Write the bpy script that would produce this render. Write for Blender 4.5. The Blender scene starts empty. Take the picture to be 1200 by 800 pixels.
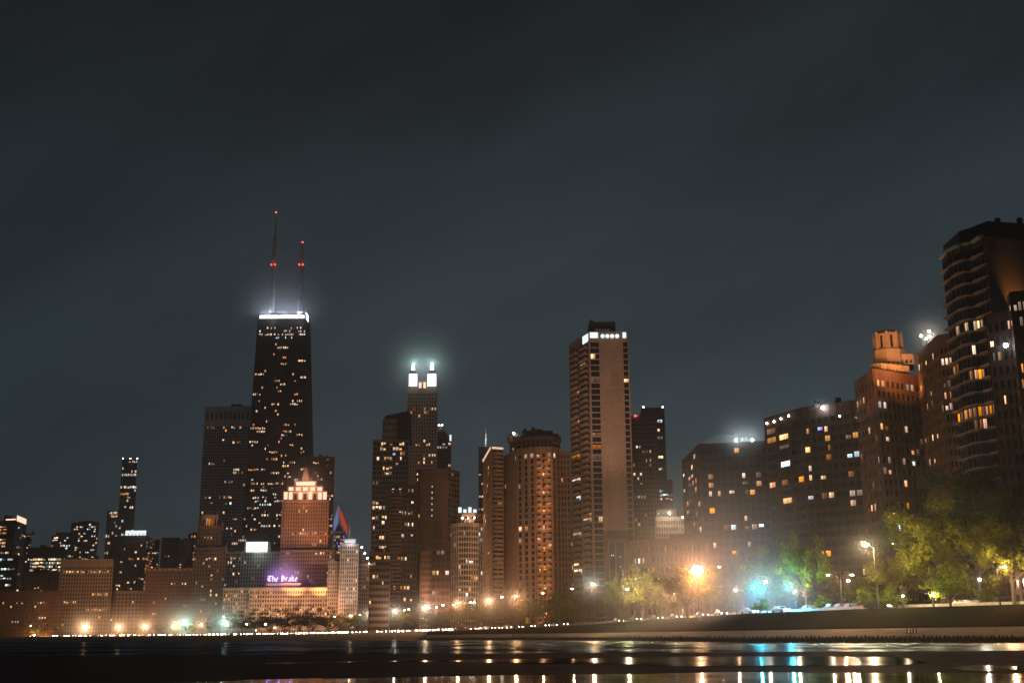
import bpy, bmesh, math, random
from mathutils import Vector, Matrix
R = math.radians
random.seed(7)
scene = bpy.context.scene
COL = scene.collection

# ------------------------------------------------------------------ camera
F = 1400.0                       # focal length in pixels of the 1200 px wide photograph
TH = math.atan(343.0 / F)        # camera looks up by about 13.8 degrees
ROLL = R(0.33)
CAM = Vector((0, 0, 1.5))
fwd = Vector((0, math.cos(TH), math.sin(TH)))
r0 = Vector((1, 0, 0)); u0 = Vector((0, -math.sin(TH), math.cos(TH)))
RT = r0 * math.cos(ROLL) - u0 * math.sin(ROLL)
UP = r0 * math.sin(ROLL) + u0 * math.cos(ROLL)
cd = bpy.data.cameras.new('camera'); cam = bpy.data.objects.new('camera', cd); COL.objects.link(cam)
M = Matrix((RT, UP, -fwd)).transposed().to_4x4(); M.translation = CAM
cam.matrix_world = M
cd.sensor_width = 36; cd.lens = 36 * F / 1200; cd.clip_start = 0.05; cd.clip_end = 20000
scene.camera = cam

def W(px, py, D):
    r = fwd * F + RT * (px - 600) + UP * (400 - py)
    return CAM + r * (D / r.y)
def XY(px, D, z):
    k = (px - 600) / F; d = D - CAM.y; zz = z - CAM.z
    c1 = d * RT.y + zz * RT.z; c2 = d * fwd.y + zz * fwd.z
    return Vector(((k * c2 - c1) / RT.x, D))
def proj(p):
    v = Vector(p) - CAM; zc = v.dot(fwd)
    return 600 + F * v.dot(RT) / zc, 400 - F * v.dot(UP) / zc
def lerp(a, b, t): return a + (b - a) * t
def table(xs, ys, x):
    if xs[0] > xs[-1]: xs = xs[::-1]; ys = ys[::-1]
    if x <= xs[0]: return ys[0]
    for i in range(len(xs) - 1):
        if x <= xs[i + 1]: return lerp(ys[i], ys[i + 1], (x - xs[i]) / (xs[i + 1] - xs[i]))
    return ys[-1]

# ------------------------------------------------------------------ materials
def newmat(name):
    m = bpy.data.materials.new(name); m.use_nodes = True
    nt = m.node_tree; nt.nodes.clear()
    out = nt.nodes.new('ShaderNodeOutputMaterial')
    return m, nt, nt.nodes, nt.links, out
def node(nt, typ, **kw):
    n = nt.nodes.new(typ)
    for k, v in kw.items():
        if k in n.inputs.keys(): n.inputs[k].default_value = v
        else: setattr(n, k, v)
    return n
def surf(name, col, rough=.8, spec=.3, var=.36, scale=.15, fine=2.5, bump=0, streak=True, metal=0, tint=None):
    m, nt, N, L, out = newmat(name)
    p = node(nt, 'ShaderNodeBsdfPrincipled'); p.inputs['Roughness'].default_value = rough
    p.inputs['Specular IOR Level'].default_value = spec; p.inputs['Metallic'].default_value = metal
    tc = node(nt, 'ShaderNodeTexCoord'); mp = node(nt, 'ShaderNodeMapping')
    mp.inputs['Scale'].default_value = (1, 1, .25 if streak else 1)
    L.new(tc.outputs['Object'], mp.inputs['Vector'])
    n1 = node(nt, 'ShaderNodeTexNoise'); n1.inputs['Scale'].default_value = scale; n1.inputs['Detail'].default_value = 5
    n2 = node(nt, 'ShaderNodeTexNoise'); n2.inputs['Scale'].default_value = fine; n2.inputs['Detail'].default_value = 3
    L.new(mp.outputs[0], n1.inputs['Vector']); L.new(mp.outputs[0], n2.inputs['Vector'])
    ad = node(nt, 'ShaderNodeMath', operation='ADD'); L.new(n1.outputs['Fac'], ad.inputs[0]); L.new(n2.outputs['Fac'], ad.inputs[1])
    mr = node(nt, 'ShaderNodeMapRange'); mr.inputs[1].default_value = .6; mr.inputs[2].default_value = 1.4
    mr.inputs[3].default_value = 1 - var; mr.inputs[4].default_value = 1 + var
    L.new(ad.outputs[0], mr.inputs[0])
    mx = node(nt, 'ShaderNodeVectorMath', operation='SCALE'); mx.inputs[0].default_value = col
    L.new(mr.outputs[0], mx.inputs['Scale'])
    L.new(mx.outputs[0], p.inputs['Base Color'])
    if bump:
        b = node(nt, 'ShaderNodeBump'); b.inputs['Strength'].default_value = bump
        L.new(n2.outputs['Fac'], b.inputs['Height']); L.new(b.outputs[0], p.inputs['Normal'])
    L.new(p.outputs[0], out.inputs[0])
    return m
def emit(name, col, s):
    m, nt, N, L, out = newmat(name)
    e = node(nt, 'ShaderNodeEmission'); e.inputs[0].default_value = (*col, 1); e.inputs[1].default_value = s
    L.new(e.outputs[0], out.inputs[0]); m.cycles.emission_sampling = 'NONE'
    return m
def globe(name, col, s):
    m, nt, N, L, out = newmat(name)
    e = node(nt, 'ShaderNodeEmission'); e.inputs[0].default_value = (*col, 1); e.inputs[1].default_value = s
    t = node(nt, 'ShaderNodeBsdfTransparent'); ad = node(nt, 'ShaderNodeAddShader'); L.new(e.outputs[0], ad.inputs[0]); L.new(t.outputs[0], ad.inputs[1])
    L.new(ad.outputs[0], out.inputs[0]); m.cycles.emission_sampling = 'NONE'
    return m
def winmat(name, col, s):
    """a lit room behind glass: brightness differs from room to room, curtains drawn to a different point, mullion, ceiling light"""
    m, nt, N, L, out = newmat(name)
    tc = node(nt, 'ShaderNodeTexCoord'); sp = node(nt, 'ShaderNodeSeparateXYZ'); L.new(tc.outputs['Generated'], sp.inputs[0])
    oi = node(nt, 'ShaderNodeObjectInfo')
    br = node(nt, 'ShaderNodeMapRange'); br.inputs[3].default_value = .14; br.inputs[4].default_value = 1.75
    pw = node(nt, 'ShaderNodeMath', operation='POWER'); pw.inputs[1].default_value = 1.6
    L.new(oi.outputs['Random'], pw.inputs[0]); L.new(pw.outputs[0], br.inputs[0])
    f7 = node(nt, 'ShaderNodeMath', operation='MULTIPLY'); f7.inputs[1].default_value = 7.31
    fr = node(nt, 'ShaderNodeMath', operation='FRACT'); L.new(oi.outputs['Random'], f7.inputs[0]); L.new(f7.outputs[0], fr.inputs[0])
    gt = node(nt, 'ShaderNodeMath', operation='GREATER_THAN'); L.new(sp.outputs[0], gt.inputs[0]); L.new(fr.outputs[0], gt.inputs[1])
    cu = node(nt, 'ShaderNodeMapRange'); cu.inputs[3].default_value = 1; cu.inputs[4].default_value = .5; L.new(gt.outputs[0], cu.inputs[0])
    ab = node(nt, 'ShaderNodeMath', operation='SUBTRACT'); ab.inputs[1].default_value = .5; L.new(sp.outputs[0], ab.inputs[0])
    a2 = node(nt, 'ShaderNodeMath', operation='ABSOLUTE'); L.new(ab.outputs[0], a2.inputs[0])
    mu = node(nt, 'ShaderNodeMapRange'); mu.inputs[1].default_value = .03; mu.inputs[2].default_value = .06; mu.inputs[3].default_value = .25; mu.inputs[4].default_value = 1
    L.new(a2.outputs[0], mu.inputs[0])
    gz = node(nt, 'ShaderNodeMapRange'); gz.inputs[3].default_value = .55; gz.inputs[4].default_value = 1.2; L.new(sp.outputs[2], gz.inputs[0])
    prev = br
    for q in (cu, mu, gz):
        x = node(nt, 'ShaderNodeMath', operation='MULTIPLY'); L.new(prev.outputs[0], x.inputs[0]); L.new(q.outputs[0], x.inputs[1]); prev = x
    x = node(nt, 'ShaderNodeMath', operation='MULTIPLY'); x.inputs[1].default_value = s; L.new(prev.outputs[0], x.inputs[0])
    hs = node(nt, 'ShaderNodeHueSaturation'); hs.inputs['Color'].default_value = (*col, 1)
    sa = node(nt, 'ShaderNodeMapRange'); sa.inputs[3].default_value = .6; sa.inputs[4].default_value = 1.25; L.new(fr.outputs[0], sa.inputs[0])
    L.new(sa.outputs[0], hs.inputs['Saturation'])
    e = node(nt, 'ShaderNodeEmission'); L.new(hs.outputs[0], e.inputs[0]); L.new(x.outputs[0], e.inputs[1])
    L.new(e.outputs[0], out.inputs[0]); m.cycles.emission_sampling = 'NONE'
    return m
WS = 1.55
LIT = dict(w=winmat('lit_room_warm', (1, .54, .26), WS), a=winmat('lit_room_amber', (1, .36, .09), WS * .85),
           n=winmat('lit_room_neutral', (1, .68, .42), WS * 1.1), c=winmat('lit_room_cool', (.72, .93, 1), WS * 1.1),
           p=winmat('lit_room_violet', (.45, .35, 1), WS))
MAT = dict(
    duskbrick=surf('dusky_brown_brick', (.13, .068, .042)), brick=surf('brown_brick', (.15, .085, .058)), darkbrick=surf('dark_brick', (.052, .026, .019)), redbrick=surf('red_brick', (.17, .075, .048)),
    stone=surf('limestone', (.36, .29, .22)), brownstone=surf('brown_stone', (.26, .17, .115)), tan=surf('tan_stone', (.33, .23, .155)),
    concrete=surf('grey_concrete', (.27, .25, .225)), pale=surf('pale_stone', (.5, .43, .36)), grey=surf('grey_marble', (.31, .36, .40)),
    steel=surf('dark_steel', (.022, .021, .021), rough=.5), bronze=surf('bronze_metal', (.05, .042, .036), rough=.5),
    roof=surf('roof_felt', (.045, .043, .042), streak=False), slate=surf('slate_roof', (.04, .045, .05)),
    metal=surf('galvanised_metal', (.42, .43, .44), rough=.45, metal=.6, streak=False), pole=surf('painted_pole', (.05, .048, .045), rough=.5, streak=False),
    mast=surf('mast_paint', (.3, .3, .3), rough=.5, streak=False),
    bark=surf('bark', (.07, .05, .035), scale=1, fine=8), wood=surf('weathered_timber', (.07, .055, .045), scale=1, fine=6),
    rust=surf('rusty_sheet_piling', (.045, .035, .03), scale=.6, fine=3),
    tyre=surf('tyre_rubber', (.02, .02, .02), streak=False))
def glassmat(name, col=(.012, .014, .017), rough=.12):
    m, nt, N, L, out = newmat(name)
    p = node(nt, 'ShaderNodeBsdfPrincipled'); p.inputs['Base Color'].default_value = (*col, 1); p.inputs['Specular IOR Level'].default_value = .5
    tc = node(nt, 'ShaderNodeTexCoord'); n1 = node(nt, 'ShaderNodeTexNoise'); n1.inputs['Scale'].default_value = .35
    L.new(tc.outputs['Object'], n1.inputs['Vector'])
    mr = node(nt, 'ShaderNodeMapRange'); mr.inputs[3].default_value = rough * .5; mr.inputs[4].default_value = rough * 2
    L.new(n1.outputs['Fac'], mr.inputs[0]); L.new(mr.outputs[0], p.inputs['Roughness'])
    L.new(p.outputs[0], out.inputs[0]); return m
MAT['glass'] = glassmat('dark_window_glass'); MAT['blueglass'] = glassmat('blue_window_glass', (.014, .022, .03))
MAT['brownglass'] = glassmat('bronze_window_glass', (.02, .014, .01))
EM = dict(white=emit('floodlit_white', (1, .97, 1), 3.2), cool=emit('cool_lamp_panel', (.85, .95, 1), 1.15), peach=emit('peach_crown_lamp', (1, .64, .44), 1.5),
          lav=emit('lavender_neon', (.78, .55, 1), 3.0), red=emit('red_beacon_lamp', (1, .06, .05), 6), bulb=globe('lamp_lens_warm', (1, .78, .54), 22),
          bulbc=globe('lamp_lens_white', (.85, 1, .95), 22), head=emit('headlight_lens', (1, .86, .70), 22), headnear=emit('headlight_lens_bright', (1, .70, .45), 95), headfar=emit('headlight_lens_far', (1, .62, .36), 55), headb=emit('headlight_lens_blue', (.6, .85, 1), 40),
          tail=emit('taillight_lens', (1, .05, .03), 5), dimw=emit('dim_white_sign', (.9, .95, 1), .9), orange=emit('orange_cove_lamp', (1, .36, .10), .9),
          redglow=emit('red_lit_facet_glow', (1, .10, .05), .42), blueglow=emit('blue_lit_facet_glow', (.35, .45, 1), .35),  # red and blue light on the pointed roof, put in as glow
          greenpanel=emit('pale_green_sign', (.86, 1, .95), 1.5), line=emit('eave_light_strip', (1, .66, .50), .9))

# ------------------------------------------------------------------ mesh helpers
def link(name, bm, mats, parent=None, loc=(0, 0, 0), smooth=False):
    me = bpy.data.meshes.new(name)
    if smooth:
        for f_ in bm.faces: f_.smooth = True
    bm.normal_update(); bm.to_mesh(me); bm.free()
    for m in (mats if isinstance(mats, (list, tuple)) else [mats]): me.materials.append(m)
    o = bpy.data.objects.new(name, me); COL.objects.link(o); o.location = loc
    if parent is not None: o.parent = parent
    return o
def empty(name, loc, rz=0):
    o = bpy.data.objects.new(name, None); COL.objects.link(o); o.location = loc; o.rotation_euler = (0, 0, rz); o.empty_display_size = 1
    return o
def tag(o, label=None, cat=None, group=None, kind=None):
    if label: o['label'] = label
    if cat: o['category'] = cat
    if group: o['group'] = group
    if kind: o['kind'] = kind
    return o
def hexa(bm, b, t, mi=0):
    """box from four bottom and four top corners"""
    v = [bm.verts.new(p) for p in (*b, *t)]
    for q in ((3, 2, 1, 0), (4, 5, 6, 7), (0, 1, 5, 4), (1, 2, 6, 5), (2, 3, 7, 6), (3, 0, 4, 7)):
        bm.faces.new([v[i] for i in q]).material_index = mi
def box(bm, x0, x1, y0, y1, z0, z1, mi=0):
    hexa(bm, [(x0, y0, z0), (x1, y0, z0), (x1, y1, z0), (x0, y1, z0)], [(x0, y0, z1), (x1, y0, z1), (x1, y1, z1), (x0, y1, z1)], mi)
def prism(bm, pts, z0, z1, top=None, mi=0):
    n = len(pts); top = top or pts
    zt = z1 if isinstance(z1, (list, tuple)) else [z1] * n
    a = [bm.verts.new((p[0], p[1], z0)) for p in pts]; b = [bm.verts.new((p[0], p[1], zt[i])) for i, p in enumerate(top)]
    bm.faces.new(a[::-1]).material_index = mi; bm.faces.new(b).material_index = mi
    for i in range(n): bm.faces.new((a[i], a[(i + 1) % n], b[(i + 1) % n], b[i])).material_index = mi
def tube(bm, pts, rads, seg=8, mi=0):
    rings = []
    for i, p in enumerate(pts):
        p = Vector(p); d = (Vector(pts[min(i + 1, len(pts) - 1)]) - Vector(pts[max(i - 1, 0)])).normalized()
        a = d.orthogonal().normalized() if abs(d.z) < .95 else Vector((1, 0, 0)); a = (a - d * a.dot(d)).normalized(); b = d.cross(a)
        rings.append([bm.verts.new(p + (a * math.cos(2 * math.pi * k / seg) + b * math.sin(2 * math.pi * k / seg)) * rads[i]) for k in range(seg)])
    for i in range(len(rings) - 1):
        for k in range(seg):
            bm.faces.new((rings[i][k], rings[i][(k + 1) % seg], rings[i + 1][(k + 1) % seg], rings[i + 1][k])).material_index = mi
    bm.faces.new(rings[0][::-1]).material_index = mi; bm.faces.new(rings[-1]).material_index = mi
def ball(bm, c, r, mi=0, u=10, v=6, sz=1):
    m = Matrix.Translation(c) @ Matrix.Diagonal((1, 1, sz, 1))
    g = bmesh.ops.create_uvsphere(bm, u_segments=u, v_segments=v, radius=r, matrix=m)
    for x in g['verts']:
        for f_ in x.link_faces: f_.material_index = mi
def ngon(c, r, n, ph=0, sx=1, sy=1): return [(c[0] + sx * r * math.cos(ph + 2 * math.pi * i / n), c[1] + sy * r * math.sin(ph + 2 * math.pi * i / n)) for i in range(n)]

LP = .10       # one scale for all lamps
HAZE = .00012
MK = 1.0         # thickness of the local mist
def plight(loc, P, col=(1, .72, .42), rad=.3, parent=None, name='lamp_light'):
    if P <= 0: return None
    d = bpy.data.lights.new(name, 'POINT'); d.energy = P * LP; d.color = col; d.shadow_soft_size = rad
    o = bpy.data.objects.new(name, d); COL.objects.link(o); o.location = loc
    if parent is not None: o.location = Vector(loc) - parent.location; o.parent = parent
    return o
def spot(loc, aim, P, col=(1, .62, .36), ang=70, blend=.8, parent=None, rad=.5, name='unseen_floodlight'):  # added lights that brighten facades; no lamp fitting is built for them
    d = bpy.data.lights.new(name, 'SPOT'); d.energy = P * LP; d.color = col; d.spot_size = R(ang); d.spot_blend = blend; d.shadow_soft_size = rad
    o = bpy.data.objects.new(name, d); COL.objects.link(o); o.location = loc
    o.rotation_euler = (Vector(aim) - Vector(loc)).to_track_quat('-Z', 'Y').to_euler()
    if parent is not None: o.location = Vector(loc) - parent.location; o.parent = parent
    return o

HALO_MISTS = []
def halo_mist(loc, rad, dens, sz=1.0):
    """an added ball of mist giving a lamp its halo, thinning outwards"""
    bm = bmesh.new(); bmesh.ops.create_icosphere(bm, subdivisions=2, radius=1.04)
    m, nt, N, L, out = newmat('halo_mist_air'); tc = node(nt, 'ShaderNodeTexCoord'); ln = node(nt, 'ShaderNodeVectorMath', operation='LENGTH'); L.new(tc.outputs['Object'], ln.inputs[0])
    mr = node(nt, 'ShaderNodeMapRange'); mr.inputs[1].default_value = 0; mr.inputs[2].default_value = 1; mr.inputs[3].default_value = 1; mr.inputs[4].default_value = 0; L.new(ln.outputs['Value'], mr.inputs[0])
    pw = node(nt, 'ShaderNodeMath', operation='POWER'); pw.inputs[1].default_value = 1.5; L.new(mr.outputs[0], pw.inputs[0])
    ml = node(nt, 'ShaderNodeMath', operation='MULTIPLY'); ml.inputs[1].default_value = dens * MK; L.new(pw.outputs[0], ml.inputs[0])
    v = node(nt, 'ShaderNodeVolumePrincipled'); v.inputs['Color'].default_value = (.95, .97, 1, 1); v.inputs['Anisotropy'].default_value = .25; L.new(ml.outputs[0], v.inputs['Density']); L.new(v.outputs[0], out.inputs['Volume'])
    m.cycles.volume_sampling = 'EQUIANGULAR'
    o = link('halo_mist', bm, m, None, loc); o.scale = (rad, rad, rad * sz); return tag(o, kind='stuff')
def beam(loc, I, col, ang=56, aim=None, parent=None, blend=.9):
    """floodlight of intensity I (W/sr) added at street lamps to brighten the promenade"""
    loc = Vector(loc); d = Vector((-loc.x, -loc.y, 0)).normalized()
    return spot(loc, aim if aim is not None else loc + d * 100, I * 4 * math.pi / LP, col, ang, blend, parent, .25, 'lamp_light')
# ------------------------------------------------------------------ buildings
unit_win = {}
def window_mesh(key):
    if key not in unit_win:
        bm = bmesh.new(); box(bm, -.5, .5, -.06, .06, -.5, .5)
        me = bpy.data.meshes.new('lit_window'); bm.to_mesh(me); bm.free(); me.materials.append(LIT[key]); unit_win[key] = me
    return unit_win[key]
class Face:
    def __init__(s, p0, p1, q0, q1, z0, z1, nx, nz, pier, span, zb, zt):
        s.a = (p0, p1, q0, q1); s.z0, s.z1, s.nx, s.nz, s.pier, s.span = z0, z1, nx, nz, pier, span
        d = p1 - p0; s.n = Vector((d.y, -d.x, 0)).normalized(); s.rz = math.atan2(d.y, d.x)
        h = z1 - z0; s.v0 = zb / h; s.v1 = 1 - zt / h; s.len = d.length; s.used = set()
    def pt(s, u, v, d=0):
        p0, p1, q0, q1 = s.a
        q = lerp(lerp(p0, p1, u), lerp(q0, q1, u), v)
        return Vector((q.x, q.y, lerp(s.z0, s.z1, v))) + s.n * d
    def bx(s, bm, u0, u1, v0, v1, d0, d1, mi=0):
        g = lambda v: [s.pt(u0, v, d1), s.pt(u1, v, d1), s.pt(u1, v, d0), s.pt(u0, v, d0)]
        hexa(bm, g(v0), g(v1), mi)
    def cell(s, i, j): return (i + .5) / s.nx, lerp(s.v0, s.v1, (j + .5) / s.nz)      # j counts from the bottom
    def frame(s, bm, dp, ds):
        if not s.nx: s.bx(bm, 0, 1, 0, 1, -.1, dp); return
        hw = s.pier / s.nx / 2
        for i in range(s.nx + 1 if s.pier > 0 else 0):
            c = i / s.nx; s.bx(bm, max(0, c - hw), min(1, c + hw), 0, .9995, -.1, dp)
        dv = (s.v1 - s.v0) / s.nz; hs = s.span * dv / 2
        for j in range(s.nz + 1):
            v = s.v0 + j * dv; a, b = v - hs, v + hs
            if j == 0: a = 0
            if j == s.nz: b = 1
            if b > a: s.bx(bm, 0, 1, a, b, -.1, ds)
class Bld:
    def __init__(s, name, label, cat='building', group=None, seed=0):
        s.name, s.label, s.cat, s.group = name, label, cat, group
        s.bms = {}; s.faces = []; s.root = None; s.rng = random.Random(seed or hash(label) % 9999 if False else (seed or sum(map(ord, label)))); s.nlit = 0; s.full = False; s.extra = []; s.late = []
    def bm(s, part, mat):
        k = (part, mat)
        if k not in s.bms: s.bms[k] = bmesh.new()
        return s.bms[k]
    def tier(s, pts, ytop, nx, fl=3.3, pier=.4, span=.4, dp=.4, ds=.3, wall='brick', glass='glass', back=25, zt=1.5, zb=0, ybot=None, ref=0, z1=None, z0=0, nz=None, roofless=False):
        """pts: the visible corners (photo x, distance) from one end to the other; nx: bays on each visible face (0 = blank wall)"""
        if z1 is None: z1 = W(pts[ref][0], ytop, pts[ref][1]).z
        if ybot is not None: z0 = W(pts[ref][0], ybot, pts[ref][1]).z
        P = [XY(px, D, z1) for px, D in pts]
        e = (P[-1] - P[0]).normalized() * back * .03
        bk = [P[-1] + P[-1].normalized() * back - e, P[0] + P[0].normalized() * back + e]      # flanks run straight back from the street front
        poly = P + bk
        if s.root is None:
            c = sum(P, Vector((0, 0))) / len(P); s.root = empty(s.name, (c.x, c.y, z0)); tag(s.root, s.label, s.cat, s.group)
        prism(s.bm('glazing', glass), poly, z0, z1 - .35)
        prism(s.bm('roof', 'roof'), [lerp(p, sum(poly, Vector((0, 0))) / len(poly), .01) for p in poly], z1 - .34, z1 - .1)
        fs = []
        nxs = list(nx) if isinstance(nx, (list, tuple)) else [nx] * (len(P) - 1)
        edges = [(P[i], P[i + 1], nxs[i]) for i in range(len(P) - 1)]
        L0 = edges[-1][1] - edges[-1][0]
        side = max(2, nxs[0] or 4)
        edges += [(P[-1], bk[0], side if nxs[-1] else 0)]
        if len(bk) > 1: edges += [(bk[-1], P[0], side if nxs[0] else 0)]
        n_ = nz or max(1, round((z1 - z0 - zt - zb) / fl))
        for k, (a, b, n) in enumerate(edges):
            f_ = Face(a, b, a, b, z0, z1, n, n_, pier, span, zb, zt); f_.frame(s.bm('facade', wall), dp, ds)
            if k < len(P) - 1: fs.append(f_)
        s.faces += fs; s.z1 = z1; s.P = P; s.poly = poly
        return fs
    def win(s, f_, i, j, key, wf=.98, hf=.98):
        if (i, j) in f_.used: return
        f_.used.add((i, j)); u, v = f_.cell(i, j); c = f_.pt(u, v, .1)
        w = (f_.pt((i + 1) / f_.nx, v) - f_.pt(i / f_.nx, v)).length * (1 - f_.pier) * wf
        h = (f_.z1 - f_.z0) * (f_.v1 - f_.v0) / f_.nz * (1 - f_.span) * hf
        q = s.rng.random(); tx = Vector((math.cos(f_.rz), math.sin(f_.rz), 0))          # a blind half drawn, one casement of two, a full pane
        if s.full: q = 1
        if q < .16: c = c + tx * w * .22; w *= .55
        elif q < .30: c = c - tx * w * .22; w *= .55
        elif q < .48: c = c - Vector((0, 0, h * .17)); h *= .66
        elif q < .56: c = c + Vector((0, 0, h * .2)); h *= .58
        s.nlit += 1; s.late.append((c, w, h, f_.rz, key))
    def near(s, px, py, key='w', faces=None, tol=12):
        best = None
        for f_ in faces or s.faces:
            if not f_.nx: continue
            for i in range(f_.nx):
                for j in range(f_.nz):
                    if (i, j) in f_.used: continue
                    q = proj(f_.pt(*f_.cell(i, j))); d = (q[0] - px) ** 2 + (q[1] - py) ** 2
                    if best is None or d < best[0]: best = (d, f_, i, j)
        if best and best[0] < tol * tol: s.win(best[1], best[2], best[3], key)
    def lits(s, *L):
        for t in L: s.near(t[0], t[1], t[2] if len(t) > 2 else 'w')
    def scatter(s, f_, p, pal='wwwnna', ymin=0, ymax=735, xmin=-99, xmax=1300, run=.35):
        for j in range(f_.nz):
            last = False
            for i in range(f_.nx):
                q = proj(f_.pt(*f_.cell(i, j)))
                if not (ymin <= q[1] <= ymax and xmin <= q[0] <= xmax): continue
                pp = p + (run if last else 0); last = s.rng.random() < pp
                if last: s.win(f_, i, j, s.rng.choice(pal))
    def row(s, f_, py, x0, x1, p=1, pal='wn'):
        """light the windows of the storey that shows at photo height py between x0 and x1"""
        j = min(range(f_.nz), key=lambda j: abs(proj(f_.pt(.5, f_.cell(0, j)[1]))[1] - py))
        for i in range(f_.nx):
            q = proj(f_.pt(*f_.cell(i, j)))
            if x0 <= q[0] <= x1 and s.rng.random() < p: s.win(f_, i, j, s.rng.choice(pal))
    def add(s, part, bm, mat, label=None, smooth=False):
        """a part whose mesh is given in world coordinates"""
        bmesh.ops.translate(bm, verts=bm.verts, vec=-s.root.location)
        o = link(part, bm, MAT[mat] if isinstance(mat, str) and mat in MAT else EM[mat] if isinstance(mat, str) else mat, s.root, smooth=smooth)
        if label: o['label'] = label
        return o
    def facebox(s, part, f_, x0, x1, y0, y1, d0, d1, mat):
        """a part on a face, given by photo coordinates along that face"""
        def uv(px, py):
            lo, hi = 0.0, 1.0
            pa = proj(f_.pt(0, .9))[0]; 
            for _ in range(30):
                m = (lo + hi) / 2
                if proj(f_.pt(m, f_.vy(m, py)))[0] < px: lo = m
                else: hi = m
            return lo, f_.vy(lo, py)
        u0, va = uv(x0, y1); u1, vb = uv(x1, y0)
        bm = bmesh.new(); f_.bx(bm, u0, u1, va, vb, d0, d1)
        return s.add(part, bm, mat)
    def lamp(s, px, py, D, P, col=(1, .95, .85), r=.5, mat='bulb', name='roof_lamp', post=2.0):
        c = W(px, py, D); bm = bmesh.new(); ball(bm, c, r)
        s.add(name, bm, mat); bm = bmesh.new(); tube(bm, [c - Vector((0, 0, post)), c - Vector((0, 0, r * .8))], [.10, .10], 6); s.add('lamp_post', bm, 'steel'); plight(c + (Vector((0, -.05, 0)) if mat in ('bulb', 'bulbc') else Vector((0, -.5, r + .7))), P, col, .2, s.root)
    def plant(s, n=3, h=2.6):
        rr = s.rng; P0, P1 = s.P[0], s.P[-1]
        for k in range(n):
            u = rr.uniform(.08, .85); p = lerp(P0, P1, u) + Vector((0, rr.uniform(4, 9))); w = rr.uniform(1.5, 5); hh = h * rr.uniform(.5, 1.3); bm = bmesh.new()
            if k % 3 == 2: tube(bm, [(p.x, p.y, s.z1 - .2), (p.x, p.y, s.z1 + hh * 1.6)], [.14, .05], 5); s.add('roof_aerial', bm, 'steel')
            else: box(bm, p.x, p.x + w, p.y, p.y + 4, s.z1 - .2, s.z1 + hh); box(bm, p.x + .4, p.x + w * .5, p.y + .5, p.y + 2, s.z1 + hh, s.z1 + hh + .6); s.add('roof_plant', bm, 'roof')
    def done(s):
        if s.name in ('apartment_block', 'apartment_tower', 'hotel', 'hotel_annex', 'office_tower', 'glass_block', 'office_block') and s.root.location.y > 580: s.plant()
        for (part, mat), bm in s.bms.items(): s.add(part, bm, mat)
        L = s.late
        L.sort(key=lambda t: -t[1] * t[2])
        for c, w, h, rz, key in L[:100]:
            o = bpy.data.objects.new('lit_window', window_mesh(key)); COL.objects.link(o); o.parent = s.root
            o.location = c - s.root.location; o.rotation_euler = (0, 0, rz); o.scale = (w, 1, h)
        if len(L) > 100:
            bm = bmesh.new(); keys = list(LIT)
            for c, w, h, rz, key in L[100:]:
                m = Matrix.Translation(c - s.root.location) @ Matrix.Rotation(rz, 4, 'Z')
                k = len(bm.verts); box(bm, -w / 2, w / 2, -.06, .06, -h / 2, h / 2, keys.index(key)); bm.verts.ensure_lookup_table()
                for v in bm.verts[k:]: v.co = m @ v.co
            o = link('lit_window', bm, [LIT2[k] for k in keys], s.root); o['kind'] = 'stuff'
        return s.root
def vy(f_, u, py):
    lo, hi = -.2, 1.2
    for _ in range(30):
        m = (lo + hi) / 2
        if proj(f_.pt(u, m))[1] > py: lo = m
        else: hi = m
    return lo
Face.vy = vy
def winmat2(name, col, s):
    """rooms far off: brightness by position, so every pane of the shared mesh differs"""
    m, nt, N, L, out = newmat(name)
    tc = node(nt, 'ShaderNodeTexCoord'); wn = node(nt, 'ShaderNodeTexWhiteNoise'); sn = node(nt, 'ShaderNodeVectorMath', operation='SNAP')
    sn.inputs[1].default_value = (2.2, 2.2, 3.2); L.new(tc.outputs['Object'], sn.inputs[0]); L.new(sn.outputs[0], wn.inputs['Vector'])
    mr = node(nt, 'ShaderNodeMapRange'); mr.inputs[3].default_value = .3 * s; mr.inputs[4].default_value = 1.1 * s; L.new(wn.outputs['Value'], mr.inputs[0])
    e = node(nt, 'ShaderNodeEmission'); e.inputs[0].default_value = (*col, 1); L.new(mr.outputs[0], e.inputs[1])
    L.new(e.outputs[0], out.inputs[0]); m.cycles.emission_sampling = 'NONE'; return m
LIT2 = dict(w=winmat2('far_room_warm', (1, .60, .33), WS), a=winmat2('far_room_amber', (1, .36, .09), WS * .85), n=winmat2('far_room_neutral', (1, .78, .58), WS),
            c=winmat2('far_room_cool', (.72, .93, 1), WS), p=winmat2('far_room_violet', (.45, .35, 1), WS))
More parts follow.
